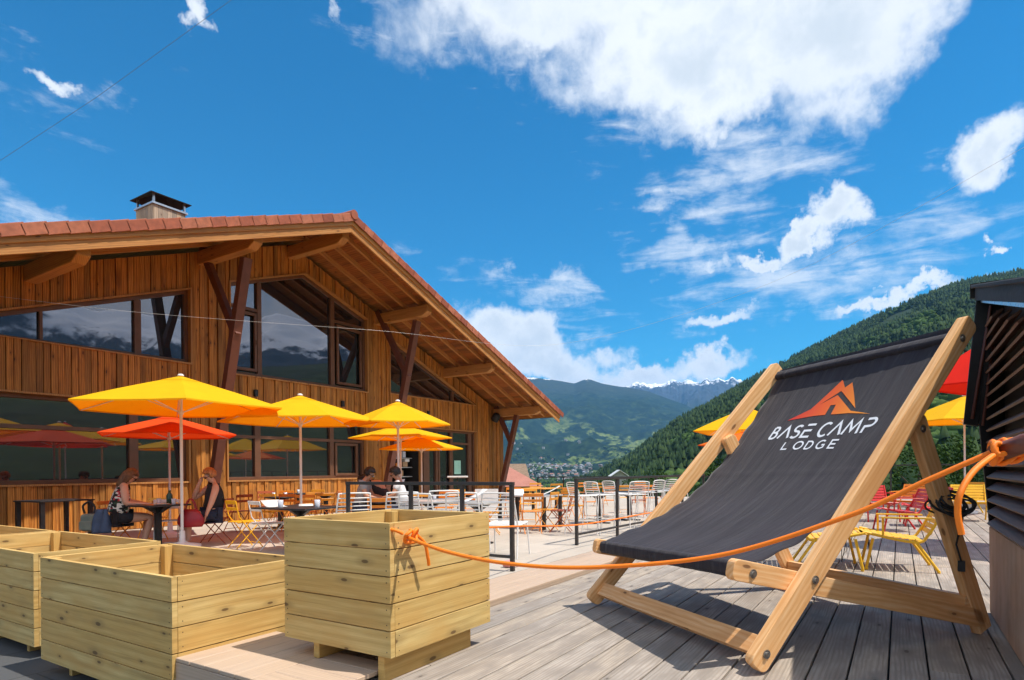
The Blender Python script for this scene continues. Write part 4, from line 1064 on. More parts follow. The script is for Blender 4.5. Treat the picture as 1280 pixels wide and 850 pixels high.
# headings: 0 = faces away from the viewer, -90 = faces image right, 90 = faces image left, 180 = faces the viewer
put('bistro_chair', bistro, None, [
    (305, 9.3, -42, 'lyellow', 'yellow folding chair beside the white one, left of the square planter'),
    (334, 9.05, -42, 'white', 'white folding chair just left of the square roped planter'),
    (270, 9.95, 95, 'rust', 'rust-red folding chair the blonde woman in black sits on'),
    (146, 9.4, -85, 'orange', 'orange folding chair under the woman in the patterned top'),
    (191, 10.3, -175, 'yellow', 'yellow folding chair behind the women\'s table, left of the parasol pole'),
    (208, 9.6, -150, 'white', 'white folding chair under the women\'s table behind the red handbag'),
    (297, 11.8, 60, 'rust', 'rust-brown folding chair against the lodge wall right of the blonde woman'),
    (343, 11.7, -120, 'yellow', 'yellow folding chair tucked behind the white folding chair'),
    (334, 13.6, -150, 'rust', 'rust folding chair left of the round black table with cups'),
    (352, 13.7, 170, 'orange', 'orange folding chair behind the round black table with cups'),
    (376, 12.6, 80, 'amber', 'amber folding chair right of the round black table with cups'),
    (391, 14.3, 165, 'amber', 'amber folding chair nearest the wall beside the thin parasol pole'),
    (404, 12.2, 30, 'amber', 'amber folding chair left of the railing corner post'),
    (383, 11.4, 10, 'orange', 'orange folding chair in front of the thin parasol pole'),
    (434, 11.6, 150, 'amber', 'amber folding chair behind the leftmost white slatted chair'),
    (477, 9.6, 0, 'orange', 'orange folding chair with its back turned, under the railing beside the grey-shirted man'),
    (520, 11.0, 170, 'amber', 'amber folding chair behind the second and third white slatted chairs'),
    (553, 12.4, 160, 'orange', 'orange folding chair left of the menu stand'),
    (572, 13.4, -170, 'amber', 'amber folding chair under the menu stand'),
    (589, 11.6, 175, 'orange', 'orange folding chair behind the fifth white slatted chair'),
    (611, 10.9, 90, 'amber', 'amber folding chair whose slats show left of the whole white slatted chair'),
    (640, 14.5, 170, 'orange', 'orange folding chair near the foot of the right strut'),
    (664, 11.0, 8, 'orange', 'orange folding chair in front of the pale table right of the railing end'),
    (681, 11.5, 60, 'amber', 'amber folding chair right of the pale table'),
    (701, 11.2, 80, 'rust', 'rust-red folding chair facing the pale table from the right'),
    (660, 13.4, 175, 'amber', 'amber folding chair behind the pale table'),
    (707, 14.4, 20, 'orange', 'orange folding chair beyond the rust-red one'),
    (716, 12.6, -30, 'amber', 'amber folding chair left of the second railing end post'),
    (738, 14.0, 0, 'orange', 'orange folding chair seen through the first bar stool'),
    (762, 14.6, 170, 'orange', 'orange folding chair seen between the second and third bar stools'),
    (779, 16.0, 10, 'amber', 'amber folding chair seen through the middle bar stools'),
    (797, 14.6, -20, 'rust', 'rust folding chair seen between the fourth and fifth bar stools'),
    (813, 15.6, 175, 'orange', 'orange folding chair seen past the fifth bar stool'),
    (836, 16.4, 30, 'rust', 'rust folding chair behind the last bar stools'),
    (695, 18.5, 0, 'amber', 'small far amber folding chair at the back of the terrace'),
    (668, 19.5, 170, 'amber', 'small far amber folding chair beside the far railing'),
    (722, 20.0, 40, 'orange', 'small far orange folding chair beside the far railing'),
    (750, 19.0, -30, 'amber', 'small far amber folding chair behind the stools'),
    (800, 20.5, 170, 'orange', 'small far orange folding chair behind the stools'),
    (366, 11.9, -10, 'orange', 'orange folding chair in front of the round black table with cups'),
    (412, 13.5, 90, 'orange', 'orange folding chair beside the far black table under the window'),
    (602, 12.9, 175, 'orange', 'orange folding chair by the white menu board'),
], ZT, 'folding chairs on the terrace')
put('slatted_chair', slatchair, None, [
    (438, 8.6, 25, 'white', 'white slatted metal chair leftmost in the row behind the square planter'),
    (503, 8.8, 10, 'white', 'white slatted metal chair directly behind the railing post, second in the row'),
    (527, 8.2, -10, 'white', 'white slatted metal chair third in the row, nearest the planter rim'),
    (551, 9.3, 15, 'white', 'white slatted metal chair fourth in the row, pushed farther back'),
    (584, 8.4, -12, 'white', 'white slatted metal chair fifth in the row with a white sheet on its table'),
    (631, 8.1, -20, 'white', 'white slatted metal chair seen whole beside the railing end post'),
], ZT, 'white slatted chairs behind the planter')
put('bar_stool', stool, None, [
    (727, 10.6, -70, 'white', 'white wire bar stool at the railing end post, first of the row'),
    (749, 10.9, -60, 'white', 'second white wire bar stool from the railing end post'),
    (771, 11.5, -65, 'white', 'third white wire bar stool from the railing end post'),
    (792, 10.9, 20, 'white', 'fourth white wire bar stool, right of the second railing post'),
    (813, 11.9, 45, 'white', 'fifth white wire bar stool from the railing end post'),
    (829, 12.6, 40, 'white', 'sixth white wire bar stool, next to the deckchair rail'),
    (844, 13.6, 40, 'white', 'farthest white wire bar stool, half hidden by the deckchair rail'),
], ZT, 'white bar stools')
put('lounge_chair', lounge, None, [
    (1112, 7.2, 64, 'yellow', 'yellow slatted armchair between the deckchair frame and its rear leg'),
    (1040, 7.3, -112, 'yellow', 'yellow slatted armchair half hidden behind the near deckchair rail'),
    (1118, 11.3, 75, 'red', 'red slatted armchair nearest of the red ones behind the yellow armchair'),
    (1150, 12.2, 60, 'red', 'red slatted armchair behind the nearest red one, toward the cable coil'),
    (1098, 13.3, 170, 'red', 'red slatted armchair farthest left, showing past the deckchair rail'),
    (1133, 14.0, 120, 'orange', 'orange slatted armchair behind the red ones'),
    (1213, 13.2, 150, 'yellow', 'yellow slatted armchair beside the hut under the far yellow parasol'),
    (1196, 15.6, 100, 'yellow', 'yellow slatted armchair farther back near the white parasol pole'),
    (886, 12.5, 30, 'red', 'red slatted armchair showing between the far deckchair rail and the sling'),
], 0.002, 'coloured armchairs on the deck')
# tables
_, t1 = table('table', 'black square table alone at the left against the lodge wall', 68, 10.5, r=.42, h=.70, square=True, legs='four', rz=.1, group='black tables')
_, t2 = table('table', 'black table between the two seated women', 197, 9.35, r=.33, h=.66, square=True, group='black tables', rz=.05)
_, t3 = table('table', 'black table with papers and glasses behind the square planter', 375, 8.75, r=.40, h=.64, square=True, size=(.8, 1.1), rz=.05, group='black tables')
_, t4 = table('table', 'round black table with two cups near the lower middle window', 350, 12.4, r=.30, h=.64, group='black tables')
_, t5 = table('table', 'small black table under the window right of the thin parasol pole', 407, 14.2, r=.24, h=.64, group='black tables')
_, t6 = table('table', 'far black table at the wall behind the round one with cups', 371, 14.4, r=.28, h=.64, group='black tables')
_, t7 = table('table', 'pale topped table with black legs amid the orange chairs', 662, 12.1, r=.40, h=.64, square=True, legs='four', mat='alu', size=(.75, 1.1), group='pale tables')
_, t8 = table('table', 'pale table in front of the second and third white slatted chairs', 538, 10.3, r=.38, h=.64, square=True, mat='alu', group='pale tables')
_, t9 = table('table', 'pale table at the fifth white slatted chair', 598, 9.6, r=.36, h=.64, square=True, mat='alu', group='pale tables')
_, t10 = table('table', 'black pedestal table behind the first bar stools', 748, 12.9, r=.34, h=.64, group='black tables')
_, t11 = table('table', 'black pedestal table seen through the middle bar stools', 786, 13.6, r=.34, h=.64, group='black tables')
_, t12 = table('table', 'amber topped table at the far end of the terrace', 672, 16.8, r=.42, h=.64, square=True, legs='four', mat='amber', group='pale tables')
_, t13 = table('table', 'dark table between the man in grey and the man in the dark cap', 472, 11.0, r=.34, h=.60, square=True, group='black tables')
# wire side table near the yellow armchairs
X, Y = at(1066, 7.7); st = thing('side_table', 'low side table with thin black wire legs between the yellow armchairs', 'side table', (X, Y, .002))
mb = MB(); mb.lathe((0, 0, .36), [(.2, 0), (.2, .015), (0, .015)], 20); mb.build('table_top', MAT['alu'], st)
for i in range(3):
    a = 2*math.pi*i/3+.4; c, s = math.cos(a), math.sin(a)
    mb = MB(); mb.tube([(c*.15-s*.05, s*.15+c*.05, .36), (c*.20, s*.20, 0), (c*.15+s*.05, s*.15-c*.05, .36)], .006, 5); mb.build('leg', MAT['dark'], st)
# things on the tables
def cup(label, p, dx, dy, mat='tumbler', h=.085, r=.034, name='glass', cat='glass', group='glasses on the tables'):
    mb = MB(); mb.lathe((0, 0, 0), [(r*.8, 0), (r*.82, .004), (r, h), (r*.92, h), (r*.75, .01), (0, .01)], 14)
    o = mb.build(name, MAT[mat], loc=(p[0]+dx, p[1]+dy, p[2]+.001)); return tag(o, label, cat, group)
MAT['tumbler2'] = MAT['tumbler']
X0, Y0_ = t3[0], t3[1]
cup('upturned clear glass on the table behind the square planter, left one', t3, -.22, .15, h=.10, r=.042)
cup('upturned clear glass on the table behind the square planter, right one', t3, .05, -.30, h=.10, r=.042)
cup('left cup on the round black table', t4, -.05, .14); cup('right cup on the round black table', t4, .05, -.1)
cup('small glass on the women\'s table, beside the patterned-top woman', t2, .1, .16); cup('small glass on the women\'s table, beside the red handbag', t2, .12, -.22)
cup('white cup on the far black table at the wall', t6, 0, -.05); cup('small cup on the pale table in front of the doors', t8, .1, .0)
mb = MB(); mb.lathe((0, 0, 0), [(.042, 0), (.045, .02), (.045, .13), (.02, .17), (.018, .21), (0, .21)], 12); 
MAT['bottle'] = plain('green_glass', (.015, .05, .02), .15, 0, .1)
tag(mb.build('bottle', MAT['bottle'], loc=(t2[0]+.22, t2[1]+.08, t2[2])), 'dark green bottle standing on the women\'s table', 'bottle')
MAT['plate'] = plain('plate', (.75, .72, .68), .3, 0, .04)
for i, (dx, dy) in enumerate(((-.12, .17), (-.05, -.19))):
    mb = MB(); mb.lathe((0, 0, 0), [(.06, 0), (.115, .016), (.11, .018), (.05, .006), (0, .006)], 20)
    tag(mb.build('plate', MAT['plate'], loc=(t2[0]+dx, t2[1]+dy, t2[2]+.001)), ['white plate in front of the woman in the patterned top', 'white plate in front of the blonde woman'][i], 'plate')
mb = MB(); mb.box((0, 0, .002), (.3, .42, .004)); o = mb.build('placemat', MAT['orange'], loc=(t2[0]-.05, t2[1]-.0, t2[2]+.001)); tag(o, 'orange placemat on the women\'s table', 'placemat')
def menu(label, p, dx, dy, rz, w_=.22, l_=.36, rise=.10, roll=False):
    mb = MB(); n = 8
    vs = []; fs = []
    for i in range(n+1):
        x = (i/n-.5)*l_; z = .004 + rise*max(0, (i/n-.25))**1.3
        vs += [(x, -w_/2, z), (x, w_/2, z)]
    for i in range(n): fs.append((2*i, 2*i+1, 2*i+3, 2*i+2))
    mb.add(vs, fs, None, True); o = mb.build('menu', MAT['paper'], loc=(p[0]+dx, p[1]+dy, p[2]), fixn=False); o.rotation_euler = (0, 0, rz)
    so = o.modifiers.new('s', 'SOLIDIFY'); so.thickness = .003
    return tag(o, label, 'menu', 'paper menus')
menu('open white menu lying on the table edge above the white folding chair', t3, -.16, .38, 1.2, .26, .44, .12)
menu('second white menu flat on the table behind the square planter', t3, .18, .1, .9, .2, .3, .02)
menu('white menu standing out over the pale table amid the orange chairs', t7, .05, -.36, -1.0, .3, .5, .25)
menu('white menu at the left of the pale table amid the orange chairs', t7, -.1, .22, .6, .25, .4, .15)
menu('white sheet leaning over the pale table at the fifth white slatted chair', t9, -.1, .1, -.7, .3, .5, .28)
X, Y = at(608, 11.6); mb = MB(); mb.prism([(-.22, 0, .35), (.22, 0, .35), (.22, .03, .78), (-.22, .03, .78)], (0, .02, 0)); mb.tube([(-.18, .02, .36), (-.22, -.1, 0)], .012, 6); mb.tube([(.18, .02, .36), (.22, -.1, 0)], .012, 6); mb.tube([(0, .05, .5), (0, .25, 0)], .012, 6)
mb.cur = 0
o = mb.build('menu_board', MAT['white'], loc=(X, Y, ZT)); o.rotation_euler = (0, 0, yaw-math.pi/2); tag(o, 'white menu board standing among the orange chairs', 'menu board')
# menu stand by the doors
X, Y = at(572, 15.5); t = thing('menu_stand', 'menu stand with pale green card in front of the glazed doors', 'menu stand', (X, Y, ZT), yaw-math.pi/2)
mb = MB(); mb.tube([(0, 0, .0), (0, 0, .98)], .018, 8); mb.build('pole', MAT['dark'], t)
MAT['green_card'] = plain('green_card', (.25, .5, .42), .6, 0, .1)
mb = MB(); mb.box((0, -.01, 1.22), (.16, .02, .34)); mb.build('card', MAT['green_card'], t); mb = MB(); mb.box((0, 0, .98), (.5, .34, .04)); mb.build('tray', MAT['white'], t, bevel=.01)
mb = MB(); mb.lathe((0, 0, 0), [(.2, 0), (.2, .02), (.03, .04)], 16); mb.build('foot', MAT['dark'], t)
# crumpled pink packet on the paving by the railing
mb = MB(); mb.box((0, 0, .04), (.14, .1, .07)); MAT['pink'] = plain('pink_cloth', (.65, .25, .24), .7)
X, Y = at(635, 7.15)
o = mb.build('cloth', MAT['pink'], bevel=.02, seg=3, loc=(X, Y, ZT)); tag(o, 'small crumpled pink cloth on the paving by the railing post', 'cloth')

# red handbag, backpack, jacket
def blob(name, pts_r, mat, loc=(0, 0, 0), parent=None, sub=2):
    """skin-modifier body through a chain graph: pts_r = (points, radii, edges)"""
    P, R, E = pts_r
    me = bpy.data.meshes.new(name); me.from_pydata([tuple(p) for p in P], E, []); 
    bm = bmesh.new(); bm.from_mesh(me); ly = bm.verts.layers.skin.verify()
    for v, r in zip(bm.verts, R):
        v[ly].radius = r if isinstance(r, (tuple, list)) else (r, r); v[ly].use_root = (v.index == 0)
    bm.to_mesh(me); bm.free()
    o = bpy.data.objects.new(name, me); C.objects.link(o); o.location = loc
    if parent: o.parent = parent
    sk = o.modifiers.new('skin', 'SKIN'); sk.use_smooth_shade = True; sk.branch_smoothing = .4
    sb = o.modifiers.new('sub', 'SUBSURF'); sb.levels = sub; sb.render_levels = sub
    # bake to a plain mesh so the object carries its own geometry and material
    dg = bpy.context.evaluated_depsgraph_get(); dg.update()
    me2 = bpy.data.meshes.new_from_object(o.evaluated_get(dg)); o.modifiers.clear(); o.data = me2
    me2.materials.clear(); me2.materials.append(mat); me2.polygons.foreach_set('use_smooth', [True]*len(me2.polygons))
    return o
MAT['bagred'] = plain('bag_red', (.30, .010, .018), .4, 0, .15)
X, Y = at(238, 9.42); bag = thing('handbag', 'dark red handbag hanging in front of the blonde woman by the parasol pole', 'handbag', (X, Y, .36), yaw-math.pi/2)
mb = MB(); n = 18; rows = [(-.0, .10, .045), (.0, .17, .08), (.06, .205, .09), (.14, .195, .08), (.22, .15, .055), (.27, .10, .03)]
vs = []; fs = []
for i, (z, a, b_) in enumerate(rows):
    for k in range(n):
        q = 2*math.pi*k/n; vs.append((a*math.cos(q)*(1+.04*math.sin(5*q+i)), b_*math.sin(q), z))
for i in range(len(rows)-1):
    for k in range(n): fs.append((i*n+k, i*n+(k+1) % n, (i+1)*n+(k+1) % n, (i+1)*n+k))
fs.append(tuple(range(n-1, -1, -1))); fs.append(tuple((len(rows)-1)*n+k for k in range(n))); mb.add(vs, fs, None, True); mb.build('bag_body', MAT['bagred'], bag)
for s in (-1, 1):
    mb = MB(); mb.tube(catmull([(-.09, s*.02, .25), (-.05, s*.02, .38), (0, s*.015, .43), (.05, s*.02, .38), (.09, s*.02, .25)], 5), .008, 6); mb.build('handle', MAT['bagred'], bag)
X, Y = at(112, 9.4); bp = thing('backpack', 'grey-green backpack hung on the chair of the woman in the patterned top', 'backpack', (X, Y, .30), yaw-math.pi/2)
MAT['sage'] = plain('sage_canvas', (.22, .24, .19), .8, 0, .2); MAT['denim'] = plain('denim', (.07, .10, .17), .85, 0, .25)
mb = MB(); mb.box((0, 0, .14), (.24, .15, .27)); mb.build('bag_body', MAT['sage'], bp, bevel=.05, seg=4)
mb = MB(); mb.box((0, -.09, .10), (.20, .05, .14)); mb.build('pocket', MAT['sage'], bp, bevel=.02, seg=3)
mb = MB(); mb.tube(catmull([(-.08, 0, .28), (-.09, -.02, .40), (.0, 0, .46), (.06, .02, .38), (.06, 0, .28)], 5), .016, 6); mb.build('strap', MAT['dark'], bp)
X, Y = at(127, 9.15)
mb = MB(); vs = []; fs = []
for i in range(9):
    for j in range(7):
        z = .62-.045*i; vs.append(((j-3)*.026*(1+.07*i), .02*math.sin(j*1.9+i*.5), z))
for i in range(8):
    for j in range(6): a = i*7+j; fs.append((a, a+1, a+8, a+7))
mb.add(vs, fs, None, True); o = mb.build('jacket', MAT['denim'], loc=(X, Y, .04), fixn=False); o.rotation_euler = (0, 0, yaw-1.2); so = o.modifiers.new('s', 'SOLIDIFY'); so.thickness = .035
tag(o, 'blue-grey denim jacket draped over the chair back of the woman in the patterned top', 'jacket')

# ================================================================ PEOPLE
m, t, b = newmat('pattern_top'); MAT['pattern'] = m
tc = t.n('ShaderNodeTexCoord').outputs['Object']; vo = t.n('ShaderNodeTexVoronoi'); t.ln(t.mapping(tc, (24, 24, 38), (0, 0, 0), (.4, .5, .3)), vo.inputs['Vector']); vo.inputs['Scale'].default_value = 1
cs_ = t.n('ShaderNodeSeparateColor'); t.ln(vo.outputs['Color'], cs_.inputs[0])
t.ln(t.ramp(cs_.outputs[0], [(0, (.01, .012, .01)), (.34, (.70, .66, .6)), (.62, (.03, .06, .03)), (.74, (.50, .03, .05)), (.86, (.72, .68, .62))], 'CONSTANT'), b.inputs['Base Color']); b.inputs['Roughness'].default_value = .8
MAT['cloth_black'] = plain('cloth_black', (.014, .014, .018), .85, 0, .3); MAT['cloth_navy'] = plain('cloth_navy', (.02, .025, .05), .85, 0, .3)
MAT['cloth_grey'] = plain('cloth_grey', (.30, .29, .30), .85, 0, .1); MAT['cloth_white'] = plain('cloth_white', (.7, .7, .7), .85, 0, .1)
MAT['hair_brown'] = plain('hair_brown', (.15, .065, .025), .6, 0, .5, scale=30); MAT['hair_red'] = plain('hair_blond', (.42, .16, .05), .55, 0, .35, scale=30); MAT['hair_dark'] = plain('hair_dark', (.018, .012, .01), .6, 0, .4, scale=30)
MAT['lens'] = plain('lens', (.01, .008, .008), .15)
def person(label, pos, z0, heading, J, skin, top, bottom, hair, hairstyle='short', scale=.95, shades=True, bulk=1.0, cap=None):
    """J: joints in a local frame x=forward, y=left, z=up (metres, unscaled)"""
    t = thing('person', label, 'person', (pos[0], pos[1], z0), heading); t.scale = (scale,)*3
    V, Rr, E, idx = [], [], [], {}
    def add(k, p, r, par=None):
        idx[k] = len(V); V.append(Vector(p)); Rr.append(r)
        if par is not None: E.append((idx[par], idx[k]))
    g = lambda k: Vector(J[k])
    add('pel', g('pel'), (.17, .135)); add('waist', g('pel').lerp(g('chest'), .45), (.14, .12), 'pel'); add('chest', g('chest'), (.165, .125), 'waist')
    add('neck0', g('neck'), .058, 'chest'); hd = g('head'); nk = g('neck'); d = (hd-nk).normalized(); ff = Vector(J.get('face', (1, 0, 0))).normalized()
    add('jaw', nk.lerp(hd, .62)+ff*.022, (.062, .066), 'neck0'); add('head', hd+d*.03, (.082, .088), 'jaw'); add('crown', hd+d*.095-ff*.01, (.058, .062), 'head')
    add('nose', hd-d*.012+ff*.112, .010, 'head')
    for s, sd in ((1, 'l'), (-1, 'r')):
        add('sh'+sd, g('sh'+sd), .062, 'chest'); add('el'+sd, g('el'+sd), .043, 'sh'+sd); add('wr'+sd, g('wr'+sd), .029, 'el'+sd)
        hdv = (g('wr'+sd)-g('el'+sd)).normalized(); add('pm'+sd, g('wr'+sd)+hdv*.055, (.036, .020), 'wr'+sd)
        side = Vector((hdv.y, -hdv.x, 0)); side = side.normalized() if side.length > .1 else Vector((0, 1, 0))
        dn = Vector(J.get('curl', (0, 0, -1)))
        for q, (o_, L) in enumerate(((-.026, .060), (-.009, .072), (.009, .068), (.026, .052))):
            add('f%s%d' % (sd, q), g('wr'+sd)+hdv*.10+side*o_, .009, 'pm'+sd); add('g%s%d' % (sd, q), g('wr'+sd)+hdv*(.10+L*.7)+side*o_*1.1+dn*L*.55, .007, 'f%s%d' % (sd, q))
        add('t'+sd, g('wr'+sd)+hdv*.055-side*.045+dn*.02, .010, 'pm'+sd)
        add('hp'+sd, g('hp'+sd), .085, 'pel'); add('kn'+sd, g('kn'+sd), .058, 'hp'+sd); add('cf'+sd, g('kn'+sd).lerp(g('an'+sd), .35), .052, 'kn'+sd); add('an'+sd, g('an'+sd), .034, 'cf'+sd)
        add('to'+sd, g('an'+sd)+Vector((.15, 0, -.05)), (.04, .022), 'an'+sd)
    Rr = [tuple(q*(bulk if i < 3 else 1) for q in r) if isinstance(r, tuple) else r*(1+(bulk-1)*(.8 if r > .025 else 0)) for i, r in enumerate(Rr)]
    blob('body', (V, Rr, E), skin, parent=t)
    # garments: their own skins round the same joints, a little wider
    tv = [g('pel')+Vector((0, 0, .02)), g('pel').lerp(g('chest'), .45), g('chest'), g('chest').lerp(g('neck'), .60)]
    tr = [(.198, .162), (.170, .150), (.198, .158), (.115, .10)]; te = [(0, 1), (1, 2), (2, 3)]
    for sd in 'lr':
        tv.append(g('sh'+sd).lerp(g('chest'), .05)); tr.append(.078 if top[1] == 'tank' else .092); te.append((2, len(tv)-1))
        if top[1] != 'tank': tv.append(g('sh'+sd).lerp(g('el'+sd), .6)); tr.append(.060); te.append((len(tv)-2, len(tv)-1))
    tr = [tuple(q*bulk for q in r) if isinstance(r, tuple) else r*bulk for r in tr]
    blob('top', (tv, tr, te), top[0], parent=t)
    bv_ = [g('pel')-Vector((0, 0, .01))]; br_ = [(.172, .135)]; be = []
    for sd in 'lr':
        bv_.append(g('hp'+sd)); br_.append(.102); be.append((0, len(bv_)-1)); bv_.append(g('hp'+sd).lerp(g('kn'+sd), bottom[1])); br_.append(.088); be.append((len(bv_)-2, len(bv_)-1))
        if bottom[1] > .9: bv_.append(g('an'+sd)); br_.append(.058); be.append((len(bv_)-2, len(bv_)-1))
    blob('trousers' if bottom[1] > .9 else 'shorts', (bv_, br_, be), bottom[0], parent=t)
    # hair
    hc = hd + d*.05; u_ = d; f_ = (ff - d*ff.dot(d)).normalized(); s_ = u_.cross(f_)
    bm = bmesh.new(); bmesh.ops.create_icosphere(bm, subdivisions=4, radius=1)
    rr = random.Random(len(label))
    dele = []
    for v in bm.verts:
        a, b_, c = v.co.x, v.co.y, v.co.z   # forward, side, up
        nz = .04*math.sin(a*17+c*9)+.035*math.sin(b_*21-c*13)
        R0 = 1+nz
        down = 1.0
        if hairstyle == 'long' and a < .35 and c < 0: down = 2.15 - .5*abs(b_) ; R0 *= 1.08+.15*abs(c)
        if hairstyle == 'bob' and a < .3 and c < 0: down = 1.05
        v.co = hc + f_*(a*.108*R0 - .012) + s_*(b_*.100*R0) + u_*(c*(.108 if c > 0 else .115*down)*R0)
        if a > .30 and c < .38-.2*abs(b_): dele.append(v)
        elif hairstyle == 'short' and c < -.75: dele.append(v)
    bmesh.ops.delete(bm, geom=dele, context='VERTS')
    me = bpy.data.meshes.new('hair'); bm.to_mesh(me); bm.free(); me.materials.append(cap or hair); me.polygons.foreach_set('use_smooth', [True]*len(me.polygons))
    o = bpy.data.objects.new('cap' if cap else 'hair', me); C.objects.link(o); o.parent = t; so = o.modifiers.new('s', 'SOLIDIFY'); so.thickness = .018
    if shades:
        mb = MB(); e = hd + d*.018 + f_*.088
        for q in (-1, 1): mb.box(e + s_*.033*q, (.012, .05, .036), Matrix((f_, s_, u_)).transposed())
        for q in (-1, 1): mb.beam(e+s_*.06*q, e+s_*.082*q-f_*.09, .005, .008)
        mb.box(e+u_*.01, (.01, .05, .006), Matrix((f_, s_, u_)).transposed())
        mb.build('sunglasses', MAT['lens'], t, bevel=.004)
    return t
def seated(lean=0, headf=.0, armL=None, armR=None, face=(1, 0, -.05), kn=.42, footx=.40, headdrop=0):
    J = dict(pel=(0, 0, .50), chest=(.02+lean, 0, .87), neck=(.04+lean*1.3, 0, 1.035), head=(.075+lean*1.45+headf, 0, 1.135-headdrop), face=face)
    for s, k in ((1, 'l'), (-1, 'r')):
        J['sh'+k] = (.02+lean*1.2, .165*s, .99); J['hp'+k] = (.05, .10*s, .49); J['kn'+k] = (kn+.02, .12*s, .49); J['an'+k] = (footx, .11*s, .09)
    J['ell'], J['wrl'] = armL or ((.12+lean, .23, .74), (.34+lean, .14, .70)); J['elr'], J['wrr'] = armR or ((.12+lean, -.23, .74), (.34+lean, -.14, .70))
    return J
def heading_to(p, q): return math.atan2(q[1]-p[1], q[0]-p[0])
pL = at(146, 9.3); pR = at(268, 9.85)
person('woman with long brown hair in a white, black and red patterned top, seated left', pL, .05, heading_to(pL, pR)+.22,
       seated(.05, .03, None, ((.10, -.24, .72), (.36, -.20, .70)), kn=.44, footx=.36), MAT['skin'], (MAT['pattern'], 'tank'), (MAT['cloth_black'], .55), MAT['hair_brown'], 'long', bulk=1.2)
pw = person('woman with short strawberry-blond hair in a black sleeveless top, hand at her mouth', pR, .05, heading_to(pR, pL)+.22,
       seated(-.02, .02, ((.10, .25, .70), (.16, .26, .56)), ((.30, -.15, .76), (.22, -.05, 1.03)), kn=.40, footx=.42), MAT['skin'], (MAT['cloth_black'], 'tank'), (MAT['cloth_navy'], .62), MAT['hair_red'], 'short', bulk=1.14)
MAT['sock'] = plain('white_stocking', (.72, .70, .68), .8)
p1 = at(449, 10.9); p2 = at(503, 10.9)
person('man with dark hair and sunglasses in a grey T-shirt seated behind the railing', p1, .05, heading_to(p1, p2), seated(.06, .02), MAT['skin_tan'], (MAT['cloth_grey'], 'tee'), (MAT['cloth_navy'], .95), MAT['hair_dark'], 'short')
person('person in a black T-shirt leaning far forward over the table behind the railing', at(488, 11.6), .05, heading_to(p2, p1)-.3, dict(seated(.30, .02, ((.45, .24, .80), (.62, .16, .66)), ((.40, -.26, .80), (.60, -.18, .66)), headdrop=.10), neck=(.46, 0, 1.0), head=(.58, 0, 1.02), chest=(.26, 0, .90), shl=(.36, .18, .98), shr=(.36, -.18, .98)), MAT['skin_tan'], (MAT['cloth_black'], 'tee'), (MAT['cloth_navy'], .95), MAT['hair_dark'], 'short', shades=False)
person('man in a dark cap, sunglasses and white collar, seated right of the parasol poles', p2, .05, heading_to(p2, p1), seated(.02, .02), MAT['skin_tan'], (MAT['cloth_white'], 'tee'), (MAT['cloth_navy'], .95), MAT['hair_dark'], 'short', cap=MAT['hair_dark'])
# ================================================================ TERRAIN
def azel(px, py):
    d = direction(px, py); return math.atan2(d.y, d.x), d.z/math.hypot(d.x, d.y)
def prof(L):
    q = sorted(azel(*p) for p in L); return np.array([a for a, _ in q]), np.array([e for _, e in q])
# value noise (numpy) for displacement
def vnoise(x, y, seed=0):
    xi = np.floor(x).astype(np.int64); yi = np.floor(y).astype(np.int64); xf = x-xi; yf = y-yi
    def h(a, b):
        n = (a*374761393 + b*668265263 + seed*974634777) & 0xffffffff; n = ((n ^ (n >> 13))*1274126177) & 0xffffffff
        return ((n ^ (n >> 16)) & 0xffff)/65535.0
    u = xf*xf*(3-2*xf); v = yf*yf*(3-2*yf)
    return (h(xi, yi)*(1-u)+h(xi+1, yi)*u)*(1-v)+(h(xi, yi+1)*(1-u)+h(xi+1, yi+1)*u)*v
def fbm(x, y, o=5, seed=0, ridged=False):
    s = 0; a = .5; f = 1
    for i in range(o):
        n = vnoise(x*f+i*17.3, y*f-i*9.1, seed+i)
        if ridged: n = 1-np.abs(2*n-1)
        s = s+a*n; a *= .5; f *= 2.03
    return s
def grid_mesh(name, P, mats, mi=None, smooth=True):
    n, m = P.shape[:2]; me = bpy.data.meshes.new(name)
    idx = np.arange(n*m).reshape(n, m); F = np.stack([idx[:-1, :-1], idx[:-1, 1:], idx[1:, 1:], idx[1:, :-1]], -1).reshape(-1, 4)
    me.vertices.add(n*m); me.vertices.foreach_set('co', P.reshape(-1).astype(np.float32)); me.loops.add(F.size); me.polygons.add(len(F))
    me.loops.foreach_set('vertex_index', F.reshape(-1).astype(np.int32)); me.polygons.foreach_set('loop_start', np.arange(0, F.size, 4, dtype=np.int32)); me.polygons.foreach_set('loop_total', np.full(len(F), 4, dtype=np.int32))
    me.update(); me.validate()
    bm = bmesh.new(); bm.from_mesh(me); bmesh.ops.recalc_face_normals(bm, faces=bm.faces)
    if sum(f.normal.z for f in bm.faces) < 0: bmesh.ops.reverse_faces(bm, faces=bm.faces)
    bm.to_mesh(me); bm.free()
    me.polygons.foreach_set('use_smooth', [smooth]*len(me.polygons))
    for mt in mats: me.materials.append(mt)
    o = bpy.data.objects.new(name, me); C.objects.link(o); return o
AZR, AZV = azel(1300, 588)[0], azel(640, 588)[0]
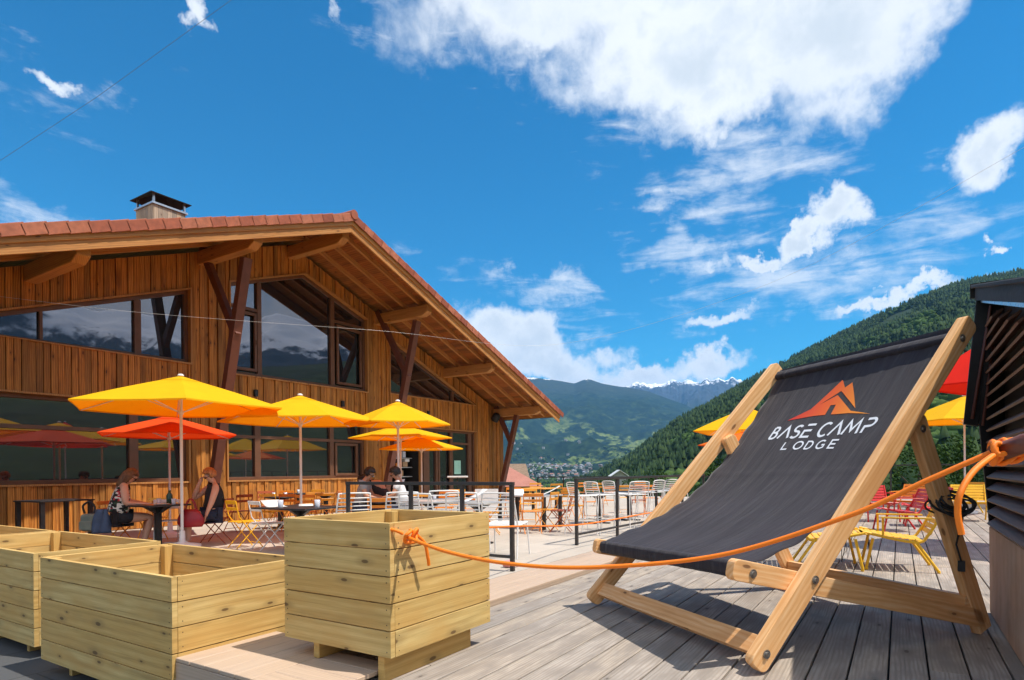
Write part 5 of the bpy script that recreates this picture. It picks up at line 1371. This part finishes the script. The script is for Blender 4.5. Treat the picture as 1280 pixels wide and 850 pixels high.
# -- near wooded hill on the right: silhouette elevation by azimuth
hx, he = prof([(560, 640), (700, 607), (745, 594), (775, 577), (800, 562), (850, 524), (900, 494), (950, 465), (1000, 440), (1060, 410), (1120, 381), (1200, 350), (1280, 333), (1500, 300)])
LO = -math.pi*1.02
hx = np.r_[[LO, -2.6, -2.1, -1.75, -1.35, -.95], hx]; he = np.r_[[.12, .13, .15, .15, .165, .17], he]
o_ = np.argsort(hx); hx = hx[o_]; he = he[o_]
def hill_h(az, r):
    e = np.interp(az, hx, he); Rr = 1500 - 250*np.sin(az*2.0)
    t = (r-90)/(Rr-90)
    top = e*Rr - 13
    base = -24
    tt = np.clip(t, 0, 1); s = tt**1.12
    h = base + (top-base)*s
    back = np.clip(t-1, 0, 3); h = h - back*Rr*.22
    X = r*np.cos(az); Y = r*np.sin(az)
    n = (fbm(X/190, Y/190, 5, 3)-.5)*75 + (fbm(X/45, Y/45, 3, 9)-.5)*12
    return h + n*np.clip(tt*1.6, 0, 1)*np.clip((1-tt)*2.2, .06, 1)
az = np.concatenate([np.linspace(LO, -.75, 150), np.linspace(-.74, azel(560, 588)[0]+.02, 230)])
rr = np.concatenate([np.linspace(60, 1700, 120), np.linspace(1750, 2900, 14)])
A, R = np.meshgrid(az, rr, indexing='ij'); Hh = hill_h(A, R)
P = np.stack([R*np.cos(A), R*np.sin(A), Hh], -1)
m, t, b = newmat('forest_floor'); MAT['ffloor'] = m
tc = t.n('ShaderNodeTexCoord').outputs['Object']
a_ = t.noise(tc, .004, 6, .6); c_ = t.noise(tc, .05, 4)
col = t.ramp(a_, [(.42, (.018, .032, .014)), (.6, (.035, .060, .018)), (.72, (.085, .115, .035))]); t.ln(t.mix(.4, col, t.ramp(c_, [(.35, (.010, .02, .01)), (.65, (.05, .075, .03))])), b.inputs['Base Color']); b.inputs['Roughness'].default_value = 1; b.inputs['Specular IOR Level'].default_value = .1
tag(grid_mesh('hills', P, [m]), kind='structure')
# -- forest: conifers and broadleaf crowns scattered over that hill, one uncountable mass
def conifer(seed):
    r = random.Random(seed); V = []; F = []
    tiers = 4; k = 6
    for i in range(tiers):
        z0 = .10+.215*i; z1 = z0+.36 if i < tiers-1 else 1.0; rad = .19*(1-i/tiers*.82)
        o = len(V); ph = r.random()
        for j in range(k):
            a = 2*math.pi*(j+ph)/k; q = rad*(1+r.uniform(-.28, .28)); V.append((q*math.cos(a), q*math.sin(a), z0+r.uniform(-.04, .04)))
        V.append((r.uniform(-.01, .01), r.uniform(-.01, .01), z1))
        for j in range(k): F.append((o+j, o+(j+1) % k, o+k))
    return np.array(V), np.array(F)
def leafy(seed):
    bm = bmesh.new(); r = random.Random(seed)
    for q in range(5):
        c = Vector((r.uniform(-.2, .2), r.uniform(-.2, .2), .45+r.uniform(-.22, .28))); s = r.uniform(.17, .29)
        bmesh.ops.create_icosphere(bm, subdivisions=1, radius=s, matrix=Matrix.Translation(c))
    for v in bm.verts: v.co *= 1+r.uniform(-.13, .13)
    V = np.array([v.co[:] for v in bm.verts]); bm.verts.index_update(); F = np.array([[v.index for v in f.verts] for f in bm.faces]); bm.free(); return V, F
def scatter(name, protos_, pos, hts, wid, mats, label=None, cat=None, mi=None):
    VV, FF, MI = [], [], []; off = 0; n = len(pos)
    which = RNG.integers(0, len(protos_), n); rot = RNG.random(n)*6.28
    for k, (V, F) in enumerate(protos_):
        ids = np.where(which == k)[0]
        if not len(ids): continue
        c, s = np.cos(rot[ids])[:, None], np.sin(rot[ids])[:, None]; w = (hts[ids]*wid[ids])[:, None]
        x = (V[None, :, 0]*c - V[None, :, 1]*s)*w + pos[ids, 0][:, None]; y = (V[None, :, 0]*s + V[None, :, 1]*c)*w + pos[ids, 1][:, None]; z = V[None, :, 2]*hts[ids][:, None] + pos[ids, 2][:, None]
        VV.append(np.stack([x, y, z], -1).reshape(-1, 3)); FF.append((F[None] + (np.arange(len(ids))*len(V))[:, None, None] + off).reshape(-1, 3)); off += len(ids)*len(V)
    Vt = np.concatenate(VV); Ft = np.concatenate(FF); me = bpy.data.meshes.new(name)
    me.vertices.add(len(Vt)); me.vertices.foreach_set('co', Vt.reshape(-1).astype(np.float32)); me.loops.add(Ft.size); me.polygons.add(len(Ft)); me.loops.foreach_set('vertex_index', Ft.reshape(-1).astype(np.int32))
    me.polygons.foreach_set('loop_start', np.arange(0, Ft.size, 3, dtype=np.int32)); me.polygons.foreach_set('loop_total', np.full(len(Ft), 3, dtype=np.int32)); me.update()
    for mt in mats: me.materials.append(mt)
    o = bpy.data.objects.new(name, me); C.objects.link(o); return o
def leafmat(name, cs):
    m, t, b = newmat(name); g = t.n('ShaderNodeNewGeometry').outputs['Random Per Island']; tc = t.n('ShaderNodeTexCoord').outputs['Object']; nz = t.noise(tc, .012, 4)
    f = t.math('ADD', t.math('MULTIPLY', g, .55), t.math('MULTIPLY', nz, .55)); t.ln(t.ramp(f, [(.2, cs[0]), (.5, cs[1]), (.8, cs[2])]), b.inputs['Base Color']); b.inputs['Roughness'].default_value = .9; b.inputs['Specular IOR Level'].default_value = .1; return m
MAT['conif'] = leafmat('conifer_foliage', [(.008, .020, .010), (.018, .038, .015), (.042, .070, .024)])
MAT['leaf'] = leafmat('broadleaf_foliage', [(.018, .040, .010), (.036, .072, .016), (.070, .115, .028)])
N = 42000
a0, a1 = azel(1420, 588)[0], azel(700, 588)[0]
a_s = RNG.uniform(a0, a1, N); r_s = np.sqrt(RNG.uniform(85**2, 1560**2, N))
keep = (fbm(r_s*np.cos(a_s)/70, r_s*np.sin(a_s)/70, 4, 21) > .36)
a_s, r_s = a_s[keep], r_s[keep]
def pts(a, r): h = hill_h(a, r); return np.stack([r*np.cos(a), r*np.sin(a), h-.5], -1)
mixn = fbm(r_s*np.cos(a_s)/120+5, r_s*np.sin(a_s)/120, 4, 33)
pl = np.clip((.42-r_s/1500)*1.6, .0, .8); leafsel = (mixn-.49)*6 + pl > .62
pc = pts(a_s[~leafsel], r_s[~leafsel]); pb = pts(a_s[leafsel], r_s[leafsel])
tag(scatter('forest', [conifer(i) for i in range(6)], pc, RNG.uniform(10, 21, len(pc)), RNG.uniform(.9, 1.3, len(pc)), [MAT['conif']]), 'dark conifer forest covering the hillside on the right', 'forest', kind='stuff')
tag(scatter('forest', [leafy(i) for i in range(5)], pb, RNG.uniform(6, 13, len(pb)), RNG.uniform(1.0, 1.5, len(pb)), [MAT['leaf']]), 'lighter green broadleaf trees mixed into the hillside forest', 'forest', kind='stuff')

# -- far side of the valley
FA0, FA1 = azel(960, 588)[0], azel(-500, 588)[0]
fx, fe = prof([(-500, 430), (-100, 445), (300, 460), (560, 473), (600, 475), (632, 471), (650, 470), (668, 471.5), (700, 476), (718, 479), (728, 475), (735, 473), (742, 475.5), (752, 479), (775, 483), (786, 484), (810, 489), (857, 506), (900, 530), (960, 560)])
def far_h(az, r):
    e = np.interp(az, fx, fe); Rr = 7200.0
    tt = np.clip((r-1800)/(Rr-1800), 0, 1)
    y0 = -.022  # tangent of the valley floor at 1.8 km
    el = y0 + (e-y0)*(tt**1.05)
    X = r*np.cos(az); Y = r*np.sin(az)
    n = (fbm(X/900, Y/900, 6, 5, True)-.62)*420*np.clip(tt*2.2, 0, 1)*np.clip((1-tt)*3.5, .035, 1)
    h = el*r + n
    return np.where(r > Rr, e*Rr - (r-Rr)*.35, h)
az = np.linspace(FA0, FA1, 420); rr = np.concatenate([np.linspace(1500, 7200, 220), [7500, 8000]])
A, R = np.meshgrid(az, rr, indexing='ij'); P = np.stack([R*np.cos(A), R*np.sin(A), far_h(A, R)], -1)
m, t, b = newmat('far_slope'); 
tc = t.n('ShaderNodeTexCoord').outputs['Object']; sp_ = t.n('ShaderNodeSeparateXYZ'); t.ln(tc, sp_.inputs[0]); z = sp_.outputs[2]
n1 = t.noise(tc, .0022, 8, .62, .4); n2 = t.noise(tc, .012, 5, .6); n3 = t.noise(tc, .03, 3)
mead = t.math('MULTIPLY', t.smooth(t.math('ADD', t.math('MULTIPLY', n1, .7), t.math('MULTIPLY', n2, .42)), .585, .64), t.math('SUBTRACT', 1, t.smooth(z, 260, 560)))
floor_ = t.math('SUBTRACT', 1, t.smooth(t.math('ADD', z, t.math('MULTIPLY', n2, 60)), 10, 60))
fo = t.ramp(t.math('ADD', t.math('MULTIPLY', n2, .5), t.math('MULTIPLY', n3, .5)), [(.40, (.006, .014, .008)), (.52, (.014, .028, .012)), (.66, (.032, .055, .018))])
me_ = t.ramp(n3, [(.35, (.07, .11, .025)), (.65, (.16, .19, .06))])
col = t.mix(mead, fo, me_)
al = t.smooth(t.math('ADD', z, t.math('MULTIPLY', n2, 260)), 850, 1080)
col = t.mix(t.math('MULTIPLY', al, .45), col, rgb(.05, .055, .045))
sn = t.smooth(t.math('ADD', t.math('MULTIPLY', t.noise(tc, .006, 6, .7), 420), z), 1290, 1330)
col = t.mix(sn, col, rgb(.85, .86, .9))
t.ln(col, b.inputs['Base Color']); b.inputs['Roughness'].default_value = 1; b.inputs['Specular IOR Level'].default_value = .05
tag(grid_mesh('hills', P, [m]), kind='structure')
# -- snowy range beyond it
sx_, se = prof([(600, 520), (740, 492), (770, 486), (790, 480), (796, 477.5), (803, 479), (812, 481), (822, 479), (830, 480), (836, 476), (842, 474), (848, 478), (856, 476), (862, 473.5), (868, 477), (876, 478), (884, 472.5), (890, 475), (898, 471.5), (906, 475), (916, 471), (930, 477), (960, 470), (1100, 480)])
def snow_h(az, r):
    e = np.interp(az, sx_, se); Rr = 11500.
    tt = np.clip((r-7500)/(Rr-7500), 0, 1); X = r*np.cos(az); Y = r*np.sin(az)
    e = e + (fbm(az*260, az*0, 4, 77)-.47)*.006
    h = (e*Rr)*(.35+.65*tt**1.1) + (fbm(X/700, Y/700, 6, 15, True)-.6)*620*np.clip((1-tt)*2.5, .05, 1)
    return np.where(r > Rr, e*Rr - (r-Rr)*.6, h)
az = np.linspace(sx_[0], sx_[-1], 520); rr = np.concatenate([np.linspace(7400, 11500, 130), [11900, 12500]])
A, R = np.meshgrid(az, rr, indexing='ij'); P = np.stack([R*np.cos(A), R*np.sin(A), snow_h(A, R)], -1)
def snowmat(name, lo_, hi_, rock=(.045, .05, .06), green=(.03, .05, .022), ns=.0035):
    m, t, b = newmat(name); tc = t.n('ShaderNodeTexCoord').outputs['Object']; s = t.n('ShaderNodeSeparateXYZ'); t.ln(tc, s.inputs[0])
    gn = t.n('ShaderNodeNewGeometry'); ns_ = t.n('ShaderNodeSeparateXYZ'); t.ln(gn.outputs['Normal'], ns_.inputs[0])
    nn = t.noise(tc, ns, 8, .68, .5)
    zz = t.math('ADD', s.outputs[2], t.math('MULTIPLY', t.math('ADD', nn, t.math('MULTIPLY', t.noise(t.mapping(tc, (1, 1, .35)), ns*3, 5, .6), .8)), (hi_-lo_)*1.4))
    f = t.math('MULTIPLY', t.smooth(zz, lo_+(hi_-lo_)*1.42, hi_+(hi_-lo_)*.68), t.smooth(t.math('ADD', ns_.outputs[2], t.math('MULTIPLY', nn, .6)), .92, 1.06))
    base = t.mix(t.smooth(zz, lo_-200, lo_+300), rgb(*green), rgb(*rock))
    t.ln(t.mix(f, base, rgb(.88, .89, .93)), b.inputs['Base Color']); b.inputs['Roughness'].default_value = 1; b.inputs['Specular IOR Level'].default_value = .05; return m
tag(grid_mesh('hills', P, [snowmat('snow_range', 1330, 1830)]), kind='structure')
# -- mountains behind the photographer (mirrored by the lodge windows)
az = np.linspace(-2.6, -.35, 300); rr = np.concatenate([np.linspace(3200, 6000, 90), [6400]])
A, R = np.meshgrid(az, rr, indexing='ij'); e = .225 + .06*(fbm(az*7, az*0, 5, 4)[:, None]-.5)*2
tt = np.clip((R-3200)/2800, 0, 1); Hh = e*R*(.2+.8*tt) + (fbm(R*np.cos(A)/600, R*np.sin(A)/600, 6, 8, True)-.6)*380*np.clip((1-tt)*3, .1, 1); Hh[:, -1] -= 500
P = np.stack([R*np.cos(A), R*np.sin(A), Hh], -1); tag(grid_mesh('hills', P, [snowmat('snow_peaks', 860, 1300, (.03, .035, .04), (.012, .02, .012))]), kind='structure')
# -- valley floor: one sheet out past everything
az = np.linspace(0, 2*math.pi, 181); rr = np.array([0, 10, 30, 60, 120, 250, 500, 900, 1300, 1600, 1900, 2600, 4000, 8000, 14000])
zz = np.array([-2.5, -2.6, -4, -8, -16, -26, -32, -34, -36, -38, -46, -60, -90, -150, -260.])
A, R = np.meshgrid(az, rr, indexing='ij'); P = np.stack([R*np.cos(A), R*np.sin(A), np.broadcast_to(zz, R.shape)], -1)
m, t, b = newmat('valley_ground'); tc = t.n('ShaderNodeTexCoord').outputs['Object']; n1 = t.noise(tc, .006, 6, .6); n2 = t.noise(tc, .05, 4)
vo = t.n('ShaderNodeTexVoronoi'); t.ln(tc, vo.inputs['Vector']); vo.inputs['Scale'].default_value = .006
cc = t.n('ShaderNodeSeparateColor'); t.ln(vo.outputs['Color'], cc.inputs[0])
field = t.ramp(cc.outputs[0], [(0, (.07, .11, .025)), (.4, (.14, .18, .05)), (.7, (.20, .21, .08)), (1, (.05, .085, .025))])
t.ln(t.mix(t.smooth(n1, .52, .60), field, t.ramp(n2, [(.4, (.015, .03, .012)), (.6, (.04, .065, .02))])), b.inputs['Base Color']); b.inputs['Roughness'].default_value = 1; b.inputs['Specular IOR Level'].default_value = .05
tag(grid_mesh('ground', P, [m]), kind='structure')
# hedgerows and copses on the valley floor and the lower far slope
N = 3600; a_s = RNG.uniform(azel(1000, 588)[0], azel(560, 588)[0], N); r_s = RNG.uniform(500, 3600, N)
k_ = fbm(r_s*np.cos(a_s)/160, r_s*np.sin(a_s)/160, 4, 51) > .53; a_s, r_s = a_s[k_], r_s[k_]
hz = np.maximum(np.interp(r_s, rr, zz), np.where(r_s > 1500, far_h(a_s, r_s), -999)); pv = np.stack([r_s*np.cos(a_s), r_s*np.sin(a_s), hz-1], -1)
tag(scatter('copse', [leafy(i+20) for i in range(4)], pv, RNG.uniform(9, 19, len(pv)), RNG.uniform(1.0, 1.6, len(pv)), [MAT['leaf']]), 'hedgerows and copses scattered over the valley floor', 'woodland', kind='stuff')
# nearer trees just beyond the terrace edge, each a tree of its own
def tree(label, px, D, h, zb, seed, mat='leaf', w=.42):
    X, Y = at(px, D); r = random.Random(seed); t = thing('leafy_tree', label, 'tree', (X, Y, zb), 0, 'trees below the terrace')
    mb = MB(); mb.tube([(0, 0, 0), (.1, .05, h*.35), (.0, .1, h*.7)], [.028*h, .02*h, .008*h], 8)
    for k in range(5): a = r.random()*6.28; mb.tube([(0.05, .03, h*(.3+.07*k)), (math.cos(a)*h*.2, math.sin(a)*h*.2, h*(.5+.08*k))], [.011*h, .004*h], 6)
    MAT.setdefault('bark', plain('bark', (.07, .05, .035), .9, 0, .3)); mb.build('trunk', MAT['bark'], t)
    V = []; F = []; cl = []
    for k in range(34):
        a = r.random()*6.28; q = r.random()**.5; zc = h*(.30+.64*r.random()); rad = h*w*math.sin(math.pi*min(1, max(.12, (zc/h-.2)/.85)))*q
        cl.append((rad*math.cos(a), rad*math.sin(a), zc, h*r.uniform(.06, .13)))
    for (cx0, cy0, cz0, cr) in cl:
        for k in range(70):
            u = Vector((r.gauss(0, 1), r.gauss(0, 1), r.gauss(0, 1))).normalized()*cr*r.random()**.33; c = Vector((cx0, cy0, cz0))+u
            n = Vector((r.gauss(0, 1), r.gauss(0, 1), r.gauss(0, 1)+.6)).normalized(); a1 = n.orthogonal().normalized()*h*.017; a2 = n.cross(a1)
            o = len(V); V += [c-a1, c-a2*.6, c+a1, c+a2*.6]; F.append((o, o+1, o+2, o+3))
    mb = MB(); mb.add(V, F); mb.build('crown', MAT[mat], t, fixn=False)
TL = ['round leafy tree below the terrace, left of the small white roof', 'broad leafy tree right of the small white roof below the terrace', 'leafy tree under the yellow parasol behind the giant deckchair', 'leafy tree showing between the deckchair rail and its rear leg', 'leafy tree just left of the hut, behind the far yellow parasol', 'low leafy tree at the foot of the wooded hill near the second railing end']
for i, (px, D, h, zb) in enumerate([(752, 92, 9, -9), (815, 80, 9.5, -8), (905, 58, 8, -6), (1150, 46, 8, -5), (1212, 42, 8.5, -5), (722, 110, 8, -9)]): tree(TL[i], px, D, h, zb, i+3)
# -- village houses
MAT['hwall'] = plain('render_wall', (.42, .40, .36), .9, 0, .1); MAT['hwall2'] = plain('wood_wall', (.22, .15, .10), .9, 0, .2)
MAT['hroof'] = plain('slate_roof', (.16, .15, .155), .8, 0, .15); MAT['hroof2'] = plain('tin_roof', (.34, .34, .36), .6, 0, .1); MAT['hroof3'] = plain('clay_roof', (.36, .16, .11), .8, 0, .12)
def house(name, wm, rm, lx=11, ly=9, h=5.5, rh=3):
    mb = MB(); mb.cur = 0; mb.box((0, 0, h/2-2), (lx, ly, h+4)); mb.add([(-lx/2, -ly/2, h), (-lx/2, ly/2, h), (-lx/2, 0, h+rh*.9), (lx/2, -ly/2, h), (lx/2, ly/2, h), (lx/2, 0, h+rh*.9)], [(0, 1, 2), (3, 5, 4)])
    mb.cur = 1; o = .9
    for s in (-1, 1): mb.prism([(-lx/2-o, s*(ly/2+o), h-.55), (lx/2+o, s*(ly/2+o), h-.55), (lx/2+o, 0, h+rh), (-lx/2-o, 0, h+rh)], (0, 0, .3))
    return mb.build(name, [wm, rm], fixn=True)
hp = [house('house', MAT['hwall'], MAT['hroof']), house('house', MAT['hwall'], MAT['hroof2'], 14, 9, 6), house('house', MAT['hwall2'], MAT['hroof'], 10, 9, 5), house('house', MAT['hwall'], MAT['hroof3'], 12, 10, 6)]
HL = ['small pale house with a dark slate roof, one of many in the far village', 'long pale house with a light grey metal roof, one of many in the far village', 'small timber house with a dark roof, one of many in the far village', 'pale house with a reddish roof, one of many in the far village']
first = [True]*4; rh_ = random.Random(5); placed = 0; tries = 0; spots = []
while placed < 270 and tries < 6000:
    tries += 1
    px = rh_.uniform(630, 742) if rh_.random() < .85 else rh_.uniform(632, 800); r_ = rh_.gauss(2500, 230) if rh_.random() < .8 else rh_.uniform(2000, 4200)
    a = azel(px, 588)[0]
    if not (628 < px < 800): continue
    X, Y = r_*math.cos(a), r_*math.sin(a)
    if any((X-q[0])**2+(Y-q[1])**2 < 17**2 for q in spots): continue
    spots.append((X, Y)); z = max(float(far_h(np.array([a]), np.array([r_]))[0]), float(np.interp(r_, rr, zz)))
    k = rh_.choice([0, 0, 1, 1, 2, 3])
    if first[k]: o = hp[k]; first[k] = False
    else: o = hp[k].copy(); C.objects.link(o)
    o.location = (X, Y, z); s = rh_.uniform(.85, 1.4); o.scale = (s, s, s*.9); o.rotation_euler = (0, 0, rh_.choice([0, .3, 1.5, 1.8, .9])); tag(o, HL[k], 'house', ['slate roofed village houses', 'metal roofed village houses', 'timber village houses', 'red roofed village houses'][k]); placed += 1
# neighbour house with the salmon roof and a small white roof below the terrace
def gable_house(name, label, px, D, ztop, lx, ly, rise, wm, rm, rz, zb=-9, hip=0):
    X, Y = at(px, D); t = thing(name, label, 'house', (X, Y, zb), rz); h = ztop-rise-zb
    mb = MB(); mb.box((0, 0, h/2), (lx, ly, h)); mb.prism([(-lx/2, -ly/2, h), (-lx/2, ly/2, h), (-lx/2, 0, h+rise*.95)], (lx, 0, 0)); mb.build('wall', wm, t)
    mb = MB()
    if hip: a_, b2 = lx/2+.8, ly/2+.8; mb.add([(-a_, -b2, h-.2), (a_, -b2, h-.2), (a_, b2, h-.2), (-a_, b2, h-.2), (-a_+hip, 0, h+rise), (a_-hip, 0, h+rise)], [(0, 1, 5, 4), (1, 2, 5), (2, 3, 4, 5), (3, 0, 4), (3, 2, 1, 0)])
    for s in (() if hip else (-1, 1)): mb.prism([(-lx/2-.8, s*(ly/2+.9), h-.3), (lx/2+.8, s*(ly/2+.9), h-.3), (lx/2+.8, 0, h+rise), (-lx/2-.8, 0, h+rise)], (0, 0, .16))
    mb.build('roof', rm, t)
    mb = MB(); 
    for q in (-.25, .25): mb.box((q*lx, -ly/2-.02, h-1.6), (1.1, .06, 1.2)); 
    mb.build('window', MAT['black'], t)
MAT['salmon'] = paving('salmon_roof', (.40, .16, .11), (.44, .18, .13), (.34, .13, .09), .4, .35, .01)
gable_house('neighbour_house', 'house with a salmon tiled roof behind the right end of the lodge', 608, 46, 1.75, 6, 5.5, 1.5, MAT['hwall2'], MAT['salmon'], -.9, hip=2.6)
gable_house('neighbour_house', 'tiny white roofed house below the wooded hill, above the bar stools', 773, 165, .9, 5.5, 4.5, 1.8, MAT['hwall'], MAT['white'], .5, -12)

# ================================================================ HAZE
m = bpy.data.materials.new('haze'); m.use_nodes = True; t = NT(m.node_tree); m.node_tree.nodes.remove(m.node_tree.nodes['Principled BSDF'])
pv_ = t.n('ShaderNodeVolumePrincipled'); pv_.inputs['Color'].default_value = rgb(.22, .55, 1.0); pv_.inputs['Density'].default_value = HAZE; pv_.inputs['Anisotropy'].default_value = .0
t.ln(pv_.outputs[0], m.node_tree.nodes['Material Output'].inputs['Volume'])
mb = MB(); mb.box((0, 0, 700), (29000, 29000, 2060)); hz_o = mb.build('haze', m); tag(hz_o, kind='stuff')

# ================================================================ SKY, SUN
S = Vector((.11, -.42, .87)).normalized(); el = math.asin(S.z); azs = math.atan2(S.x, S.y)
sd = bpy.data.lights.new('sun', 'SUN'); sd.energy = SUN; sd.angle = math.radians(.53); sd.color = (1, .94, .85)
so = bpy.data.objects.new('sun', sd); C.objects.link(so); so.rotation_euler = S.to_track_quat('Z', 'Y').to_euler()
w = bpy.data.worlds.new('World'); SC.world = w; w.use_nodes = True; t = NT(w.node_tree); bg = w.node_tree.nodes['Background']
sky = t.n('ShaderNodeTexSky'); sky.sky_type = 'NISHITA'; sky.sun_disc = False; sky.sun_elevation = el; sky.sun_rotation = azs; sky.altitude = 900; sky.air_density = 1.0; sky.dust_density = .3; sky.ozone_density = 2.0
hs = t.n('ShaderNodeHueSaturation'); hs.inputs['Hue'].default_value = SKYH; hs.inputs['Saturation'].default_value = SKYS; hs.inputs['Value'].default_value = SKYV; t.ln(sky.outputs[0], hs.inputs['Color'])
gam = t.mix(1, hs.outputs[0], rgb(*SKYT), 'MULTIPLY')
dirv = t.n('ShaderNodeTexCoord').outputs['Generated']
wA = t.vmath('SUBTRACT', t.noise(dirv, 9, 6, .6, 0, 'Color'), (.5, .5, .5)); wB = t.vmath('SUBTRACT', t.noise(dirv, 34, 6, .65, 0, 'Color'), (.5, .5, .5))
def vscale(v, k): nd = t.n('ShaderNodeVectorMath', operation='SCALE'); t.ln(v, nd.inputs[0]); nd.inputs['Scale'].default_value = k; return nd.outputs[0]
wdir = t.vmath('ADD', t.vmath('ADD', dirv, vscale(wA, .16)), vscale(wB, .035))
nA = t.noise(dirv, 5.5, 10, .58, .25); nB = t.noise(dirv, 22, 8, .62, .3)
nW = t.noise(t.mapping(dirv, (6, 6, 26), (0, 0, 0), (.25, -.35, .2)), 1.4, 8, .62, .35)
def blob_field(B):
    acc = None
    for (px, py, rx, ry, rot, k) in B:
        c = direction(px, py).normalized(); u = (direction(px+8*math.cos(math.radians(rot)), py+8*math.sin(math.radians(rot))).normalized()-c); v = (direction(px-8*math.sin(math.radians(rot)), py+8*math.cos(math.radians(rot))).normalized()-c)
        sx = 8/rx; sy = 8/ry
        u = u/u.length_squared*(1/8)*1.0*8*sx/1.0; v = v/v.length_squared*sy
        a = t.vmath('DOT_PRODUCT', wdir, tuple(u)); b_ = t.vmath('DOT_PRODUCT', wdir, tuple(v))
        a = t.math('SUBTRACT', a, u.dot(c)); b_ = t.math('SUBTRACT', b_, v.dot(c))
        q = t.math('ADD', t.math('MULTIPLY', a, a), t.math('MULTIPLY', b_, b_))
        f = t.math('MULTIPLY', t.math('SUBTRACT', 1, q, clamp=False), k)
        f = t.math('MAXIMUM', f, -1.2)
        acc = f if acc is None else t.math('MAXIMUM', acc, f)
    return acc
cum = blob_field([(850, -70, 400, 165, 0, 1), (870, 60, 215, 120, 8, 1), (1060, 10, 175, 120, -25, .9), (640, 5, 170, 62, 22, .8), (895, 135, 105, 66, 0, 1),
    (1245, 198, 75, 42, -12, .9), (1255, 294, 17, 9, 0, .8), (1045, 268, 48, 34, -35, .95), (1000, 298, 46, 18, -35, .9), (935, 324, 48, 11, 8, .7),
    (640, 425, 105, 46, 12, 1), (700, 452, 120, 34, 8, 1), (800, 467, 90, 22, 0, .9), (885, 455, 78, 22, -6, 1), (1125, 366, 90, 11, -16, .85), (1210, 348, 60, 8, -14, .7), (895, 404, 60, 11, -8, .65), (240, 8, 26, 20, 30, .6), (88, 108, 50, 13, 32, .62), (400, 8, 22, 12, 30, .4)])
wis = blob_field([(20, 262, 165, 32, 12, 1), (-40, 230, 120, 50, 10, 1), (70, 125, 95, 34, 35, .35), (930, 222, 130, 82, 0, .85), (855, 322, 90, 28, 10, 1), (1000, 352, 165, 50, 5, 1), (830, 268, 40, 14, 0, .8), (1130, 290, 90, 60, 0, .32), (700, 362, 110, 20, 8, .75), (600, 348, 60, 14, 15, .2), (740, 395, 120, 22, 0, .4), (960, 390, 170, 22, -3, .4), (600, 60, 260, 40, 20, .2)])
nfine = t.math('ADD', t.math('MULTIPLY', t.math('SUBTRACT', nA, .5), 3.4), t.math('MULTIPLY', t.math('SUBTRACT', nB, .5), 2.2))
# unseen clouds added outside the view for reflections, cover raised to whiten fill light
sep = t.n('ShaderNodeSeparateXYZ'); t.ln(dirv, sep.inputs[0])
dF = t.vmath('DOT_PRODUCT', dirv, tuple(direction(640, 330).normalized()))
gen = t.math('MULTIPLY', t.math('SUBTRACT', t.noise(dirv, 2.3, 8, .6, .2), .40), 5.5)
gen = t.math('SUBTRACT', gen, t.math('MULTIPLY', t.smooth(dF, .15, .62), 6))
cf = t.math('MAXIMUM', t.math('ADD', cum, t.math('MULTIPLY', nfine, .33)), gen)
mC = t.smooth(cf, -.12, .80)
wf_ = t.math('ADD', t.math('MULTIPLY', wis, .75), t.math('ADD', t.math('MULTIPLY', t.math('SUBTRACT', nW, .5), 3.6), t.math('MULTIPLY', t.math('SUBTRACT', nB, .5), 1.2)))
mW = t.math('MULTIPLY', t.smooth(wf_, -.05, 1.35), .72)
mask = t.math('MAXIMUM', mC, mW)
dens = t.smooth(t.math('ADD', t.math('MULTIPLY', t.math('MINIMUM', cum, 1.0), 1.0), t.math('ADD', t.math('MULTIPLY', t.math('SUBTRACT', nA, .5), 1.8), t.math('MULTIPLY', t.math('SUBTRACT', nB, .5), 1.0))), .45, 1.25)
ccol = t.mix(dens, rgb(CLB*.97, CLB, CLB*1.03), rgb(CLB*.68, CLB*.755, CLB*.83))
t.ln(t.mix(mask, gam, ccol), bg.inputs['Color']); bg.inputs['Strength'].default_value = .1
v = SC.view_settings; v.view_transform = 'Standard'; v.look = 'None'; v.gamma = 1; v.use_curve_mapping = False; v.exposure = EXPO
cy = SC.cycles; cy.max_bounces = 8; cy.diffuse_bounces = 4; cy.glossy_bounces = 4; cy.transmission_bounces = 6; cy.volume_bounces = 1; cy.use_denoising = True
cy.sample_clamp_indirect = 8; cy.caustics_reflective = False; cy.caustics_refractive = False; cy.use_adaptive_sampling = True; cy.adaptive_threshold = .02
